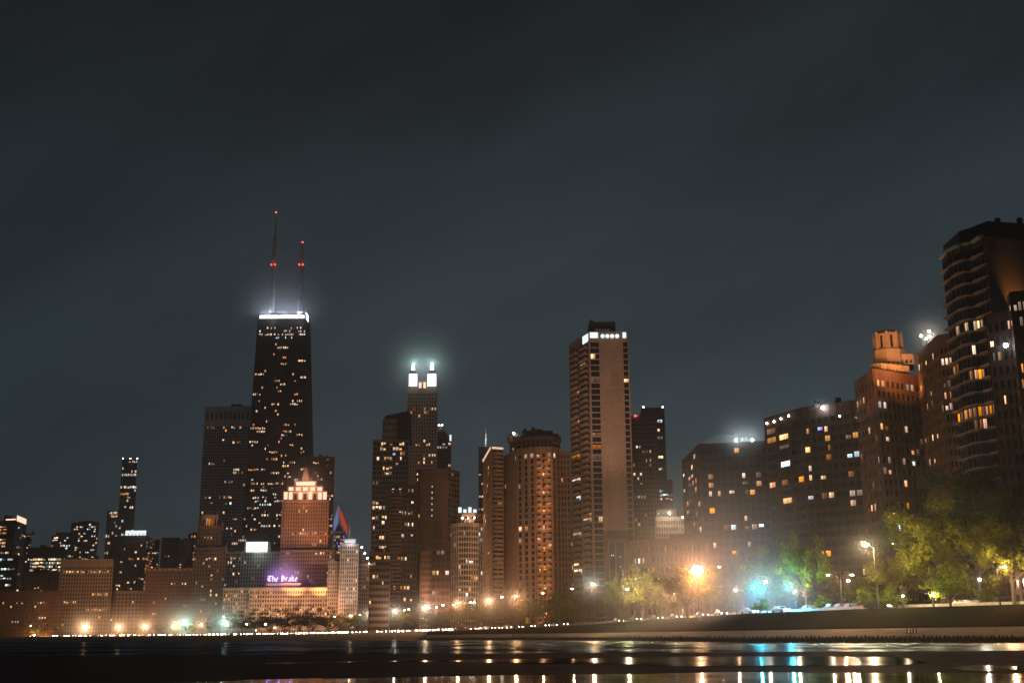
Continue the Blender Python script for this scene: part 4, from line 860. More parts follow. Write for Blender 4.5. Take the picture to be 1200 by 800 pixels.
bm = bmesh.new(); 
for px in (1169, 1195): p = W(px, 259.5, 292); tube(bm, [p - Vector((0, 0, 1)), p + Vector((0, 0, .8))], [.75, .75], 10)
b.add('roof_vent', bm, 'steel'); f_ = fs[4]; b.facebox('recessed_door', f_, 1157.5, 1164, 281, 294, .35, .42, 'steel')
spot(f_.pt(.36, f_.vy(.36, 376), 3.0), f_.pt(.33, f_.vy(.33, 338), -1.0), 170000, (1, .34, .06), 56, parent=b.root, rad=.2); b.done()
b = B('stepped_block', 'near dark stepped apartment block at the frame edge with a white wall lamp')
f1, = b.tier([(1156, 236), (1186, 232)], 369, 4, 3.05, .42, .42, wall='darkbrick', back=14)
g1, g2 = b.tier([(1182.5, 229), (1185, 226), (1262, 222)], 342, [1, 14], 3.05, .42, .42, wall='darkbrick', ref=1, back=16)
b.lits((1188, 362, 'n'), (1192, 360.5), (1196, 358.5, 'n'), (1190, 382), (1195, 379), (1162, 411, 'c'), (1166, 410, 'n'), (1168, 410), (1181, 468, 'w'), (1192, 457, 'n'), (1198, 455, 'w'), (1195, 424, 'a'), (1200, 358), (1186, 383, 'a'))
b.lamp(1178.5, 404.5, 228, 3000, (.85, 1, 1), .42, 'bulbc', 'wall_lamp', .5); b.done()

# added balls of mist standing in for the glow round bright lamps
halo_mist(W(332, 358, 1296), 66, .011); halo_mist(W(495, 428, 1222), 56, .012); halo_mist(W(358, 572, 1114), 34, .0045); halo_mist(W(331, 672, 1070), 23, .030)
halo_mist(W(1087, 393, 326), 11, .010); halo_mist(W(872, 513, 426), 14, .008); halo_mist(W(964, 477, 371), 6, .010); halo_mist(W(784, 600, 611), 12, .006); halo_mist(W(302, 641, 1134), 20, .004); halo_mist(W(1178, 404, 227.5), 3.5, .012)
# ================================================================== the setting
PX = [1700, 1300, 1015, 870, 745, 604, 512, 433, 311, 205, 100, -60, -500]
DS = [130, 160, 185, 205, 262, 330, 350, 360, 372, 386, 410, 440, 560]          # water's edge
DR = [168, 197, 224, 262, 330, 430, 540, 680, 950, 1080, 1150, 1270, 1700]      # lakefront drive
HT = [6.2, 5.8, 5.45, 5.2, 4.6, 3.3, 2.9, 2.7, 2.4, 2.2, 2.1, 2.0, 2.0]         # level of the drive
PR = [2.5, 2.4, 2.2, 2.0, 1.9, 1.75, 1.6, 1.5, 1.3, 1.2, 1.1, 1.1, 1.1]
def T(tab, px): return table(PX, tab, px)
def horizon(px): return 743 + math.tan(ROLL) * (600 - px)
def G(px, D, z): q = XY(px, D, z); return Vector((q.x, q.y, z))
cols = [1700 - k * 25 for k in range(89)]
def sheet(name, rows, mat, kind='structure', c=cols):
    """rows: functions px -> (distance, level)"""
    bm = bmesh.new(); R_ = []
    for fn in rows: R_.append([bm.verts.new(G(px, *fn(px))) for px in c])
    for i in range(len(R_) - 1):
        for k in range(len(c) - 1): bm.faces.new((R_[i][k + 1], R_[i][k], R_[i + 1][k], R_[i + 1][k + 1]))
    o = link(name, bm, mat); return tag(o, kind=kind)
def gap(px): return T(DR, px) - T(DS, px)
o1 = lambda px: T(DS, px) + min(.42 * gap(px), 17)
o2 = lambda px: o1(px) + .5
cr = lambda px: lerp(T(DS, px), T(DR, px), .66)
r1 = lambda px: T(DR, px) - table([-500, 400, 800, 1700], [16, 14, 9, 8], px)
r2 = lambda px: T(DR, px) + table([-500, 400, 800, 1700], [16, 14, 9, 8], px)
M_conc = surf('lakefront_concrete', (.34, .30, .26), rough=.85, var=.22, scale=.3, fine=2, bump=.15, streak=False)
M_sand = surf('beach_sand', (.30, .24, .17), rough=.95, var=.2, scale=.08, fine=1, streak=False)
M_turf = surf('worn_turf', (.007, .008, .005), rough=1, spec=0, var=.4, scale=.12, fine=1.2, streak=False)
M_land = surf('city_ground', (.10, .095, .085), rough=.9, var=.2, scale=.05, streak=False)
M_asph = surf('asphalt', (.055, .053, .05), rough=.75, var=.25, scale=.2, fine=3, streak=False)
M_wet = None
n_ = 8
steps = []
for k in range(n_ + 1):                                    # stepped revetment down to the water
    fr0 = k / n_
    steps.append(lambda px, t=fr0: (lerp(T(DS, px) + .7, o1(px), t), lerp(.86, T(PR, px), t)))
    if k < n_: steps.append(lambda px, t=fr0, t2=(k + 1) / n_: (lerp(T(DS, px) + .7, o1(px), t2) - .12, lerp(.86, T(PR, px), t) + .02))
east = [c for c in cols if c >= 500]; west = [c for c in cols if c <= 500]
sheet('lakefront_promenade', steps, M_conc, c=east)
sheet('beach', [lambda px: (T(DS, px) + .2, -.3), lambda px: (T(DS, px) + 25, 1.0), lambda px: (o1(px) + 30, 1.25), lambda px: (cr(px), T(HT, px) - .2), lambda px: (r1(px) - .2, T(HT, px))], M_sand, c=west)
sheet('berm', [lambda px: (o1(px) - .1, T(PR, px) - .3), lambda px: (o1(px), T(PR, px) + .15), lambda px: (o2(px), T(PR, px) + .16), lambda px: (lerp(o2(px), cr(px), .55), lerp(T(PR, px), T(HT, px), .62)), lambda px: (cr(px), T(HT, px) + .05), lambda px: (r1(px) - .2, T(HT, px) + .02)], M_turf, c=east)
sheet('road', [lambda px: (r1(px) - .3, T(HT, px) + .012), lambda px: (r2(px) + .3, T(HT, px) + .012)], M_asph)
sheet('ground', [lambda px: (r1(px) - 1.5, T(HT, px) - .25), lambda px: (r1(px), T(HT, px) - .15), lambda px: (r2(px), T(HT, px) - .15), lambda px: (r2(px) + .2, T(HT, px) - .004), lambda px: (r2(px) + 40, T(HT, px)), lambda px: (1900, 3.0), lambda px: (4600, 3.0)], M_land)
# lane lines and median barrier
bm = bmesh.new()
for k in range(len(cols) - 1):
    a, c = cols[k], cols[k + 1]
    for off in (-.62, .62):
        for t0, t1 in ((0, .45), (.6, .95)):
            p, q = lerp(a, c, t0), lerp(a, c, t1); D0 = lambda px, e: lerp(T(DR, px), r2(px) if off > 0 else r1(px), abs(off)) + e
            bm.faces.new([bm.verts.new(G(x, D0(x, e), T(HT, x) + .02)) for x, e in ((p, -.08), (p, .08), (q, .08), (q, -.08))])
tag(link('road_markings', bm, surf('road_paint', (.7, .7, .66), streak=False)), kind='structure')
bm = bmesh.new()
for k in range(len(cols) - 1):
    a, c = cols[k], cols[k + 1]; g = lambda px, e, z: G(px, T(DR, px) + e, T(HT, px) + z)
    hexa(bm, [g(a, -.3, 0), g(c, -.3, 0), g(c, .3, 0), g(a, .3, 0)], [g(a, -.12, .8), g(c, -.12, .8), g(c, .12, .8), g(a, .12, .8)])
tag(link('median_barrier', bm, MAT['concrete']), 'long low concrete barrier between the two carriageways of the lakefront drive', 'barrier')
# seawall with piles
sw = empty('seawall', G(900, T(DS, 900), 0)); tag(sw, 'dark sheet pile seawall with a pale coping at the water edge', 'wall')
bm = bmesh.new(); bc = bmesh.new()
for k in range(len(east) - 1):
    a, c = east[k], east[k + 1]; g = lambda px, e, z: G(px, T(DS, px) + e, z) - sw.location
    hexa(bm, [g(a, 0, -1), g(c, 0, -1), g(c, .66, -1), g(a, .66, -1)], [g(a, 0, .62), g(c, 0, .62), g(c, .66, .62), g(a, .66, .62)])
    hexa(bc, [g(a, -.2, .625), g(c, -.2, .625), g(c, .8, .625), g(a, .8, .625)], [g(a, -.2, .87), g(c, -.2, .87), g(c, .8, .87), g(a, .8, .87)])
link('wall_face', bm, MAT['rust'], sw); link('coping', bc, M_conc, sw)
proto = None; rr = random.Random(3)
for k in range(96):
    px = 740 + k * 4.9 + rr.uniform(-1, 1)
    if proto is None: bm = bmesh.new(); tube(bm, [(0, 0, -1), (0, 0, 1.0), (0, 0, 1.12)], [.15, .14, .10], 8); o = proto = link('pile', bm, MAT['wood'], sw)
    else: o = proto.copy(); COL.objects.link(o); o.parent = sw
    o.location = G(px, T(DS, px) - .28, -rr.random() * .25) - sw.location
# ladder rails on the promenade
for k, px in enumerate((1063.5, 1067, 1070.5, 1074)):
    D = 187; bm = bmesh.new(); z0 = 1.2; z1 = W(px, (726, 724, 727, 725)[k], D).z; tube(bm, [(0, 0, 0), (0, 0, z1 - z0 - .1), (0, 0, z1 - z0)], [.075, .075, .05], 8); tube(bm, [(0, 0, .15), (0, 0, .2)], [.16, .16], 8)
    o = link('mooring_post', bm, MAT['pole']); q = G(px, D, z0); o.location = q
    tag(o, ('thin pole on the promenade below the art deco tower, farthest toward the beach', 'second thin promenade pole along from the beach, a taller one', 'third thin promenade pole along from the beach, slightly shorter', 'thin pole on the promenade, last of its row away from the beach')[k], 'post', 'thin poles on the promenade')

# water
def water_mat(name, col, rough, sc, st, stretch=(1, 1, 1), spec=.5, dist=.1):
    m, nt, N, L, out = newmat(name)
    p = node(nt, 'ShaderNodeBsdfPrincipled'); p.inputs['Base Color'].default_value = (*col, 1); p.inputs['Roughness'].default_value = rough; p.inputs['IOR'].default_value = 1.33; p.inputs['Specular IOR Level'].default_value = spec
    tc = node(nt, 'ShaderNodeTexCoord'); mp = node(nt, 'ShaderNodeMapping'); mp.inputs['Scale'].default_value = stretch; L.new(tc.outputs['Object'], mp.inputs['Vector'])
    n1 = node(nt, 'ShaderNodeTexNoise'); n1.inputs['Scale'].default_value = sc; n1.inputs['Detail'].default_value = 4; L.new(mp.outputs[0], n1.inputs['Vector'])
    n2 = node(nt, 'ShaderNodeTexNoise'); n2.inputs['Scale'].default_value = sc * .13; n2.inputs['Detail'].default_value = 2; L.new(mp.outputs[0], n2.inputs['Vector'])
    ad = node(nt, 'ShaderNodeMath', operation='MULTIPLY_ADD'); ad.inputs[1].default_value = 3; L.new(n2.outputs['Fac'], ad.inputs[0]); L.new(n1.outputs['Fac'], ad.inputs[2])
    b = node(nt, 'ShaderNodeBump'); b.inputs['Strength'].default_value = st; b.inputs['Distance'].default_value = dist; L.new(ad.outputs[0], b.inputs['Height']); L.new(b.outputs[0], p.inputs['Normal'])
    L.new(p.outputs[0], out.inputs[0]); return m
bm = bmesh.new(); bmesh.ops.create_grid(bm, x_segments=4, y_segments=4, size=1)
for v in bm.verts: v.co = (v.co.x * 4200, lerp(-180, 1400, (v.co.y + 1) / 2), 0)
m, nt, N, L, out = newmat('lake_water')
df = node(nt, 'ShaderNodeBsdfDiffuse'); df.inputs[0].default_value = (.010, .022, .032, 1); gl = node(nt, 'ShaderNodeBsdfGlossy'); gl.inputs['Color'].default_value = (.55, .74, .86, 1); gl.inputs['Roughness'].default_value = .24
tc = node(nt, 'ShaderNodeTexCoord'); mp = node(nt, 'ShaderNodeMapping'); mp.inputs['Scale'].default_value = (1, .5, 1); L.new(tc.outputs['Object'], mp.inputs[0])
n1 = node(nt, 'ShaderNodeTexNoise'); n1.inputs['Scale'].default_value = .5; n1.inputs['Detail'].default_value = 5; n2 = node(nt, 'ShaderNodeTexNoise'); n2.inputs['Scale'].default_value = .09; n2.inputs['Detail'].default_value = 3
L.new(mp.outputs[0], n1.inputs['Vector']); L.new(mp.outputs[0], n2.inputs['Vector'])
b_ = node(nt, 'ShaderNodeBump'); b_.inputs['Strength'].default_value = 1; b_.inputs['Distance'].default_value = 2.4; L.new(n1.outputs['Fac'], b_.inputs['Height']); L.new(b_.outputs[0], gl.inputs['Normal'])
wm = node(nt, 'ShaderNodeMapRange'); wm.inputs[1].default_value = .42; wm.inputs[2].default_value = .62; wm.inputs[3].default_value = .06; wm.inputs[4].default_value = .32; L.new(n2.outputs['Fac'], wm.inputs[0])   # wind patches
mx = node(nt, 'ShaderNodeMixShader'); L.new(wm.outputs[0], mx.inputs[0]); L.new(df.outputs[0], mx.inputs[1]); L.new(gl.outputs[0], mx.inputs[2]); L.new(mx.outputs[0], out.inputs[0])
tag(link('lake_water', bm, m), kind='structure')

# the wet concrete ledge the camera stands on, with still puddles
m, nt, N, L, out = newmat('wet_ledge_concrete')
p = node(nt, 'ShaderNodeBsdfPrincipled'); tc = node(nt, 'ShaderNodeTexCoord'); n1 = node(nt, 'ShaderNodeTexNoise'); n1.inputs['Scale'].default_value = .8; n1.inputs['Detail'].default_value = 6
n2 = node(nt, 'ShaderNodeTexNoise'); n2.inputs['Scale'].default_value = 22; n2.inputs['Detail'].default_value = 4
L.new(tc.outputs['Object'], n1.inputs['Vector']); L.new(tc.outputs['Object'], n2.inputs['Vector'])
cr_ = node(nt, 'ShaderNodeValToRGB'); cr_.color_ramp.elements[0].position = .35; cr_.color_ramp.elements[0].color = (.024, .027, .032, 1); cr_.color_ramp.elements[1].position = .7; cr_.color_ramp.elements[1].color = (.052, .057, .066, 1)
br = node(nt, 'ShaderNodeTexBrick'); br.inputs['Scale'].default_value = 1; br.inputs['Brick Width'].default_value = 5; br.inputs['Row Height'].default_value = 3; br.inputs['Mortar Size'].default_value = .035; br.inputs['Color1'].default_value = (1, 1, 1, 1); br.inputs['Color2'].default_value = (.72, .72, .72, 1); br.inputs['Mortar'].default_value = (.25, .25, .25, 1); L.new(tc.outputs['Object'], br.inputs['Vector'])
mj = node(nt, 'ShaderNodeMix', data_type='RGBA', blend_type='MULTIPLY'); mj.inputs[0].default_value = 1; L.new(n1.outputs['Fac'], cr_.inputs[0]); L.new(cr_.outputs[0], mj.inputs[6]); L.new(br.outputs['Color'], mj.inputs[7]); L.new(mj.outputs[2], p.inputs['Base Color'])
mr = node(nt, 'ShaderNodeMapRange'); mr.inputs[1].default_value = .35; mr.inputs[2].default_value = .7; mr.inputs[3].default_value = .62; mr.inputs[4].default_value = .9; L.new(n1.outputs['Fac'], mr.inputs[0]); L.new(mr.outputs[0], p.inputs['Roughness'])
p.inputs['Specular IOR Level'].default_value = .12
bp = node(nt, 'ShaderNodeBump'); bp.inputs['Strength'].default_value = .35; bp.inputs['Distance'].default_value = .02; L.new(n2.outputs['Fac'], bp.inputs['Height']); L.new(bp.outputs[0], p.inputs['Normal']); L.new(p.outputs[0], out.inputs[0]); M_ledge = m
bm = bmesh.new(); LE = 27; box(bm, -60, 60, -40, LE, -1.2, 1.1); tag(link('concrete_ledge', bm, M_ledge), kind='structure')
m, nt, N, L, out = newmat('still_puddle')
df = node(nt, 'ShaderNodeBsdfDiffuse'); df.inputs[0].default_value = (.012, .014, .016, 1); gl = node(nt, 'ShaderNodeBsdfGlossy'); gl.inputs['Roughness'].default_value = .07; gl.inputs['Color'].default_value = (.9, .92, .95, 1)
tc = node(nt, 'ShaderNodeTexCoord'); mp = node(nt, 'ShaderNodeMapping'); mp.inputs['Scale'].default_value = (1.6, .5, 1); L.new(tc.outputs['Object'], mp.inputs[0])
n1 = node(nt, 'ShaderNodeTexNoise'); n1.inputs['Scale'].default_value = 1.3; n1.inputs['Detail'].default_value = 4; L.new(mp.outputs[0], n1.inputs['Vector'])
bp = node(nt, 'ShaderNodeBump'); bp.inputs['Strength'].default_value = .5; bp.inputs['Distance'].default_value = .006; L.new(n1.outputs['Fac'], bp.inputs['Height']); L.new(bp.outputs[0], gl.inputs['Normal'])
fa = node(nt, 'ShaderNodeMapRange'); fa.inputs[1].default_value = .3; fa.inputs[2].default_value = .7; fa.inputs[3].default_value = .20; fa.inputs[4].default_value = .46; L.new(n1.outputs['Fac'], fa.inputs[0])
mx = node(nt, 'ShaderNodeMixShader'); L.new(fa.outputs[0], mx.inputs[0]); L.new(df.outputs[0], mx.inputs[1]); L.new(gl.outputs[0], mx.inputs[2]); L.new(mx.outputs[0], out.inputs[0]); M_pud = m
M_damp = M_pud.copy(); M_damp.name = 'damp_concrete_film'
for q in M_damp.node_tree.nodes:
    if q.type == 'BSDF_GLOSSY': q.inputs['Roughness'].default_value = .15
    if q.type == 'MAP_RANGE': q.inputs[3].default_value = .05; q.inputs[4].default_value = .22
def puddle(top, bot, z=1.105, seed=0, mat=None):
    """still water film on the ledge; outline from its far and near shore (photo x -> y)"""
    rr = random.Random(seed); bm = bmesh.new(); far, near = [], []
    xs = [t[0] for t in top]; lo, hi = min(xs), max(xs); n = 70
    for k in range(n + 1):
        px = lerp(lo, hi, k / n); w = math.sin(k * .9 + seed) * .25 + math.sin(k * 2.3 + seed * 2) * .18 + rr.uniform(-.08, .08)
        yt = table(xs, [t[1] for t in top], px) + w; yb = table([t[0] for t in bot], [t[1] for t in bot], px) - w * .6
        D = lambda y: min(LE - .3, (CAM.z - z) * F / max(4, y - horizon(px)))
        far.append(bm.verts.new(G(px, D(yt), z))); near.append(bm.verts.new(G(px, D(max(yb, yt + .15)), z)))
    for k in range(n): bm.faces.new((near[k], near[k + 1], far[k + 1], far[k]))
    tag(link('puddle_water', bm, mat or M_pud), kind='structure')
puddle([(-300, 800), (0, 797.5), (200, 796), (300, 792.5), (480, 790), (600, 787.5), (760, 786), (830, 784), (1010, 784.5), (1200, 785.5), (1500, 787)], [(-300, 860), (1500, 860)], seed=1)
puddle([(300, 775), (470, 771.5), (600, 769.8), (720, 768.5), (790, 767), (900, 766.8), (1000, 766.8), (1060, 768), (1085, 773)], [(300, 775.2), (470, 772.5), (600, 774), (720, 774.5), (790, 777.5), (900, 777), (1000, 776.5), (1060, 776), (1085, 773.6)], seed=2, mat=M_damp)
puddle([(1112, 780), (1130, 776.8), (1160, 776.4), (1192, 778)], [(1112, 780.3), (1130, 782), (1160, 783), (1192, 780.5)], seed=3)

# ------------------------------------------------------------------ trees
def leafmat(name, col):
    m, nt, N, L, out = newmat(name)
    oi = node(nt, 'ShaderNodeObjectInfo'); tc = node(nt, 'ShaderNodeTexCoord'); wn = node(nt, 'ShaderNodeTexNoise'); wn.inputs['Scale'].default_value = 6; L.new(tc.outputs['Generated'], wn.inputs['Vector'])
    hs = node(nt, 'ShaderNodeHueSaturation'); hs.inputs['Color'].default_value = (*col, 1)
    v = node(nt, 'ShaderNodeMapRange'); v.inputs[1].default_value = .3; v.inputs[2].default_value = .7; v.inputs[3].default_value = .6; v.inputs[4].default_value = 1.5; L.new(wn.outputs['Fac'], v.inputs[0]); L.new(v.outputs[0], hs.inputs['Value'])
    h = node(nt, 'ShaderNodeMapRange'); h.inputs[3].default_value = .475; h.inputs[4].default_value = .515; L.new(oi.outputs['Random'], h.inputs[0]); L.new(h.outputs[0], hs.inputs['Hue'])
    d = node(nt, 'ShaderNodeBsdfDiffuse'); t = node(nt, 'ShaderNodeBsdfTranslucent'); mx = node(nt, 'ShaderNodeMixShader'); mx.inputs[0].default_value = .35
    L.new(hs.outputs[0], d.inputs[0]); L.new(hs.outputs[0], t.inputs[0]); L.new(d.outputs[0], mx.inputs[1]); L.new(t.outputs[0], mx.inputs[2]); L.new(mx.outputs[0], out.inputs[0]); return m
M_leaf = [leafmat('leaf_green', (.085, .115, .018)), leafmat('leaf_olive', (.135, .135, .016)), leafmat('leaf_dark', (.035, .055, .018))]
def tree_meshes(seed, H, Wd, leaves, size, trunk=.3, lm=0, open_=.5, multi=1):
    """trunk with limbs, and a crown of separate leaves gathered in uneven clumps round the limb ends"""
    rr = random.Random(seed); tb = bmesh.new(); tips = []
    th = H * trunk; tr = max(.12, H * .018)
    lean = rr.uniform(-.04, .04) * H
    top = Vector((lean, rr.uniform(-.03, .03) * H, th)); tube(tb, [(0, 0, -.4), (0, 0, .1), lerp(Vector((0, 0, 0)), top, .5), top], [tr * 1.7, tr * 1.2, tr, tr * .85], 8)
    nb = rr.randint(6, 8)
    for k in range(nb):
        a = k / nb * 2 * math.pi + rr.uniform(-.4, .4); el = rr.uniform(.35, 1.25); ln = H * rr.uniform(.3, .62)
        d = Vector((math.cos(a) * math.cos(el) * Wd / H * 1.1, math.sin(a) * math.cos(el) * Wd / H * 1.1, math.sin(el)))
        p1 = top + d * ln * .5 + Vector((0, 0, .03 * H)); p2 = top + d * ln; p2.z = min(p2.z, H * .93)
        tube(tb, [top - Vector((0, 0, th * .12)), p1, p2], [tr * .6, tr * .35, tr * .08], 6); tips += [p2, lerp(p1, p2, .5)]
        for q in range(2):
            e = p1 + Vector((rr.uniform(-1, 1) * Wd * .2, rr.uniform(-1, 1) * Wd * .2, rr.uniform(0, .2) * H)); tube(tb, [p1, lerp(p1, e, .5), e], [tr * .3, tr * .18, tr * .05], 5); tips.append(e)
    cb = bmesh.new(); C0 = Vector((lean, 0, lerp(th * .75, H, .5))); hz = (H - th * .75) / 2
    cl = [(t, rr.uniform(.07, .13) * Wd) for t in tips]
    for _ in range(int(26 * (1.2 - open_ * .5))):
        while True:
            v = Vector((rr.uniform(-1, 1), rr.uniform(-1, 1), rr.uniform(-1, 1)))
            if .45 < v.length < 1: break
        cl.append((C0 + Vector((v.x * Wd / 2, v.y * Wd / 2, v.z * hz * .92)), rr.uniform(.06, .13) * Wd))
    tot = sum(r * r for _, r in cl)
    for c, r in cl:
        for _ in range(max(6, int(leaves * r * r / tot))):
            v = Vector((rr.gauss(0, 1), rr.gauss(0, 1), rr.gauss(0, .75))); v = v.normalized() * r * (rr.random() ** .45)
            p = c + v
            if p.z < th * .55: p.z = th * .55 + rr.random() * .1 * H
            n = (v.normalized() * 1.25 + Vector((rr.gauss(0, 1), rr.gauss(0, 1), rr.gauss(0, 1) + .5)) * .62).normalized(); a = n.orthogonal().normalized(); b_ = n.cross(a); s_ = size * rr.uniform(.6, 1.4)
            cb.faces.new([cb.verts.new(p + a * s_ * x + b_ * s_ * y) for x, y in ((-.6, 0), (0, -.36), (.6, 0), (0, .36))])
    def fin(bm, nm, mat): me = bpy.data.meshes.new(nm); bm.to_mesh(me); bm.free(); me.materials.append(mat); return me
    return fin(tb, 'trunk', MAT['bark']), fin(cb, 'crown', M_leaf[lm])
TV = {}
def tree(px, D, H, Wd, kind, desc, name='tree', rz=None, hpx=None, zoff=0):
    """one tree standing at photo column px, distance D"""
    seed, H0, W0, lv, sz, trunk, lm, op = kind
    if kind not in TV: TV[kind] = tree_meshes(*kind)
    t, c = TV[kind]; rr = random.Random(int(px * 7 + D))
    z = ground_z(px, D) + zoff; r = empty(name, G(px, D, z), rr.uniform(0, 6.28) if rz is None else rz); r.scale = (Wd / W0, Wd / W0, H / H0)
    for nm, me in (('trunk', t), ('crown', c)): o = bpy.data.objects.new(nm, me); COL.objects.link(o); o.parent = r
    SERIAL.append((r, 'tree', px, D, desc, 'trees along the lakefront drive')); return r
SERIAL = []
def ground_z(px, D):
    if D <= T(DS, px): return 0
    if D <= o1(px): return lerp(.86, T(PR, px), (D - T(DS, px)) / max(1, o1(px) - T(DS, px)))
    if D <= cr(px): return lerp(T(PR, px), T(HT, px), (D - o2(px)) / max(1, cr(px) - o2(px)))
    return T(HT, px) if D < r2(px) + 40 else lerp(T(HT, px), 3.0, min(1, (D - r2(px) - 40) / max(1, 1900 - r2(px) - 40)))
K_big = (11, 18, 17, 15000, .40, .27, 1, .4); K_mid = (12, 13, 12, 7500, .38, .28, 1, .8); K_mid2 = (13, 13, 13, 7500, .38, .3, 1, .8)
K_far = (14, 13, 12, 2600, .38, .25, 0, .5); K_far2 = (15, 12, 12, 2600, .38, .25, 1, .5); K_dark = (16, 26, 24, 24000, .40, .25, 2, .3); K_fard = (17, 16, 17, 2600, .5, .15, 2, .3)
K_bush = (18, 4, 5, 2500, .16, .06, 0, .3)
LT = 'tree with lamp lit yellow green crown'
tree(1106, 222, 20.5, 19, K_big, 'great lamp lit tree with spreading crown', rz=.6)
tree(1062, 236, 13, 13, K_mid2, 'lower lamp lit tree leaning out of the big crown')
tree(1189, 204, 15, 14, K_mid, 'thick trunked tree with dark upper crown', rz=2.2)
tree(1152, 262, 10, 11, K_mid, 'smaller tree lit from a lamp beneath')
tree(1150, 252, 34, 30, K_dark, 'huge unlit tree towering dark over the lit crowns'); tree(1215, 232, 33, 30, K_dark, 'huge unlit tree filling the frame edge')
tree(946, 250, 16.5, 11, K_mid2, 'tall tree with bare dark trunk and ragged crown', rz=1)
tree(905, 268, 15, 14, K_big, 'broad tree glowing green and teal over parked headlights'); tree(875, 290, 17, 13, K_mid, 'loose olive crowned tree beside the blazing lamp')
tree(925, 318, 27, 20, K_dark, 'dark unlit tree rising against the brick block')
tree(985, 290, 11, 14, K_mid, LT); tree(1020, 285, 11, 12, K_mid2, LT)
tree(806, 268, 13, 14, K_mid, 'orange lit tree directly under the blazing lamp'); tree(834, 292, 13, 12, K_mid2, LT); tree(848, 276, 7.5, 6, K_mid, 'small pale lit tree')
tree(753, 300, 13.5, 12, K_mid2, 'forked tree with flat yellow lit layers', rz=2.6); tree(779, 322, 12, 12, K_mid, LT); tree(727, 345, 14, 9, K_mid, LT)
for px, D, H, Wd, k in ((703, 400, 14, 13, K_far), (683, 445, 14, 14, K_far), (660, 470, 15, 15, K_far), (641, 480, 15, 15, K_far), (622, 495, 15, 14, K_far), (600, 520, 15, 15, K_far), (580, 540, 15, 15, K_far2), (561, 565, 16, 15, K_far), (541, 590, 16, 16, K_far), (524, 600, 14, 14, K_far2), (505, 620, 17, 16, K_far), (485, 640, 15, 15, K_far2), (468, 660, 16, 17, K_far), (450, 700, 15, 16, K_far2), (434, 740, 17, 18, K_far), (418, 790, 16, 19, K_far2), (400, 840, 17, 20, K_far2),
                        (692, 372, 5, 6, K_bush), (668, 385, 5, 7, K_bush), (648, 400, 5, 7, K_bush)):
    tree(px, D, H, Wd, k, 'bush beside the drive' if k is K_bush else 'green tree in the hazy row', 'bush' if k is K_bush else 'tree')
for px, D, H, Wd in ((384, 900, 20, 24), (366, 930, 22, 26), (350, 960, 24, 27), (333, 980, 22, 27), (316, 1000, 23, 27)): tree(px, D, H, Wd, K_fard, 'dark round crowned tree')
for px, D, H, Wd in ((298, 1000, 21, 27), (282, 1020, 20, 26), (264, 1040, 22, 26), (246, 1050, 17, 24), (226, 1060, 14, 19), (208, 1080, 13, 17), (190, 1090, 12, 16), (165, 1110, 10, 14), (139, 1130, 10, 14), (68, 1160, 13, 15), (40, 1180, 12, 17), (8, 1200, 14, 18)): tree(px, D, H, Wd, K_fard if px > 245 else K_far, 'small street lit tree')
for px, D, H in ((1114, 205, 8), (1052, 218, 4.5), (1160, 215, 4), (1038, 232, 5), (890, 246, 3.6), (775, 300, 2.6), (730, 312, 3), (962, 246, 4), (1018, 236, 5)): tree(px, D, H, H * 1.15, K_bush, 'dark rounded bush', 'bush')

# ------------------------------------------------------------------ street lamps
SL = 2.2
def lamp(px, py, D, P, col=(1, .68, .38), kind='post', desc='street lamp', lens='bulb', arm=2.2, r=.34, light=True, mr_=0, md=.008, prom=0):
    z0 = ground_z(px, D); p = W(px, py, D); h = p.z - z0
    root = empty('street_lamp', (p.x, p.y, z0)); sgn = 1 if arm > 0 else -1; A = abs(arm)
    px0 = -arm if kind == 'arm' else 0
    bm = bmesh.new(); tube(bm, [(px0, 0, -.3), (px0, 0, .5), (px0, 0, .55), (px0, 0, h - .3 if kind != 'post' else h - r * .95)], [.17, .17, .12, .07], 8); link('pole', bm, MAT['pole'], root)
    heads = [(0, h)] if kind != 'double' else [(-A, h), (A, h)]
    if kind != 'post':
        for hx, hh in heads:
            bm = bmesh.new(); tube(bm, [(px0, 0, h - .9), (lerp(px0, hx, .4), 0, h - .1), (hx, 0, h + .2)], [.06, .05, .05], 6); link('arm', bm, MAT['pole'], root)
    for hx, hh in heads:
        bm = bmesh.new()
        if kind == 'post': tube(bm, [(hx, 0, hh + r * .95), (hx, 0, hh + r * 1.25)], [r * .4, r * .15], 10)
        else: box(bm, hx - .45, hx + .45, -.2, .2, hh + .14, hh + .32)
        link('lamp_head', bm, MAT['steel'], root)
        bm = bmesh.new(); ball(bm, (hx, 0, hh), r, sz=.8 if kind == 'post' else .55); o = link('lamp_lens', bm, EM[lens], root)
        if light: plight((p.x + hx, p.y, z0 + hh - (.1 if kind != 'post' else 0)), P * SL, col, min(.25, r * .5), root)
    if mr_: halo_mist(p, mr_, md)
    if prom: beam(p + Vector((0, -r - .3, -.3)), prom, (1, .37, .12), 70, G(px, o1(px) - 4, 2), root)  # extra beam added at the lamp to brighten the promenade
    SERIAL.append((root, 'street lamp', px, D, desc, 'street lamps along the lakefront drive')); return root
WARM = (1, .48, .20); AMB = (1, .42, .14); WHT = (1, .74, .52); TEAL = (.55, 1, .86)
lamp(817, 668, 262, 60000, (1, .34, .12), 'post', 'blazing lamp with wide orange glow', r=1.25, mr_=33, md=.0105, prom=2100)
lamp(842.5, 664, 318, 20000, WARM, 'arm', 'small lamp beside the blazing one', arm=-2.5)
lamp(1014, 638, 209, 135000, (1, .70, .36), 'arm', 'tall lamp in a reddish glow', arm=-1.4, r=.6, mr_=8, md=.0011, prom=2100); lamp(1046, 637, 262, 9000, WHT, 'arm', 'distant tall lamp', arm=-1.5)
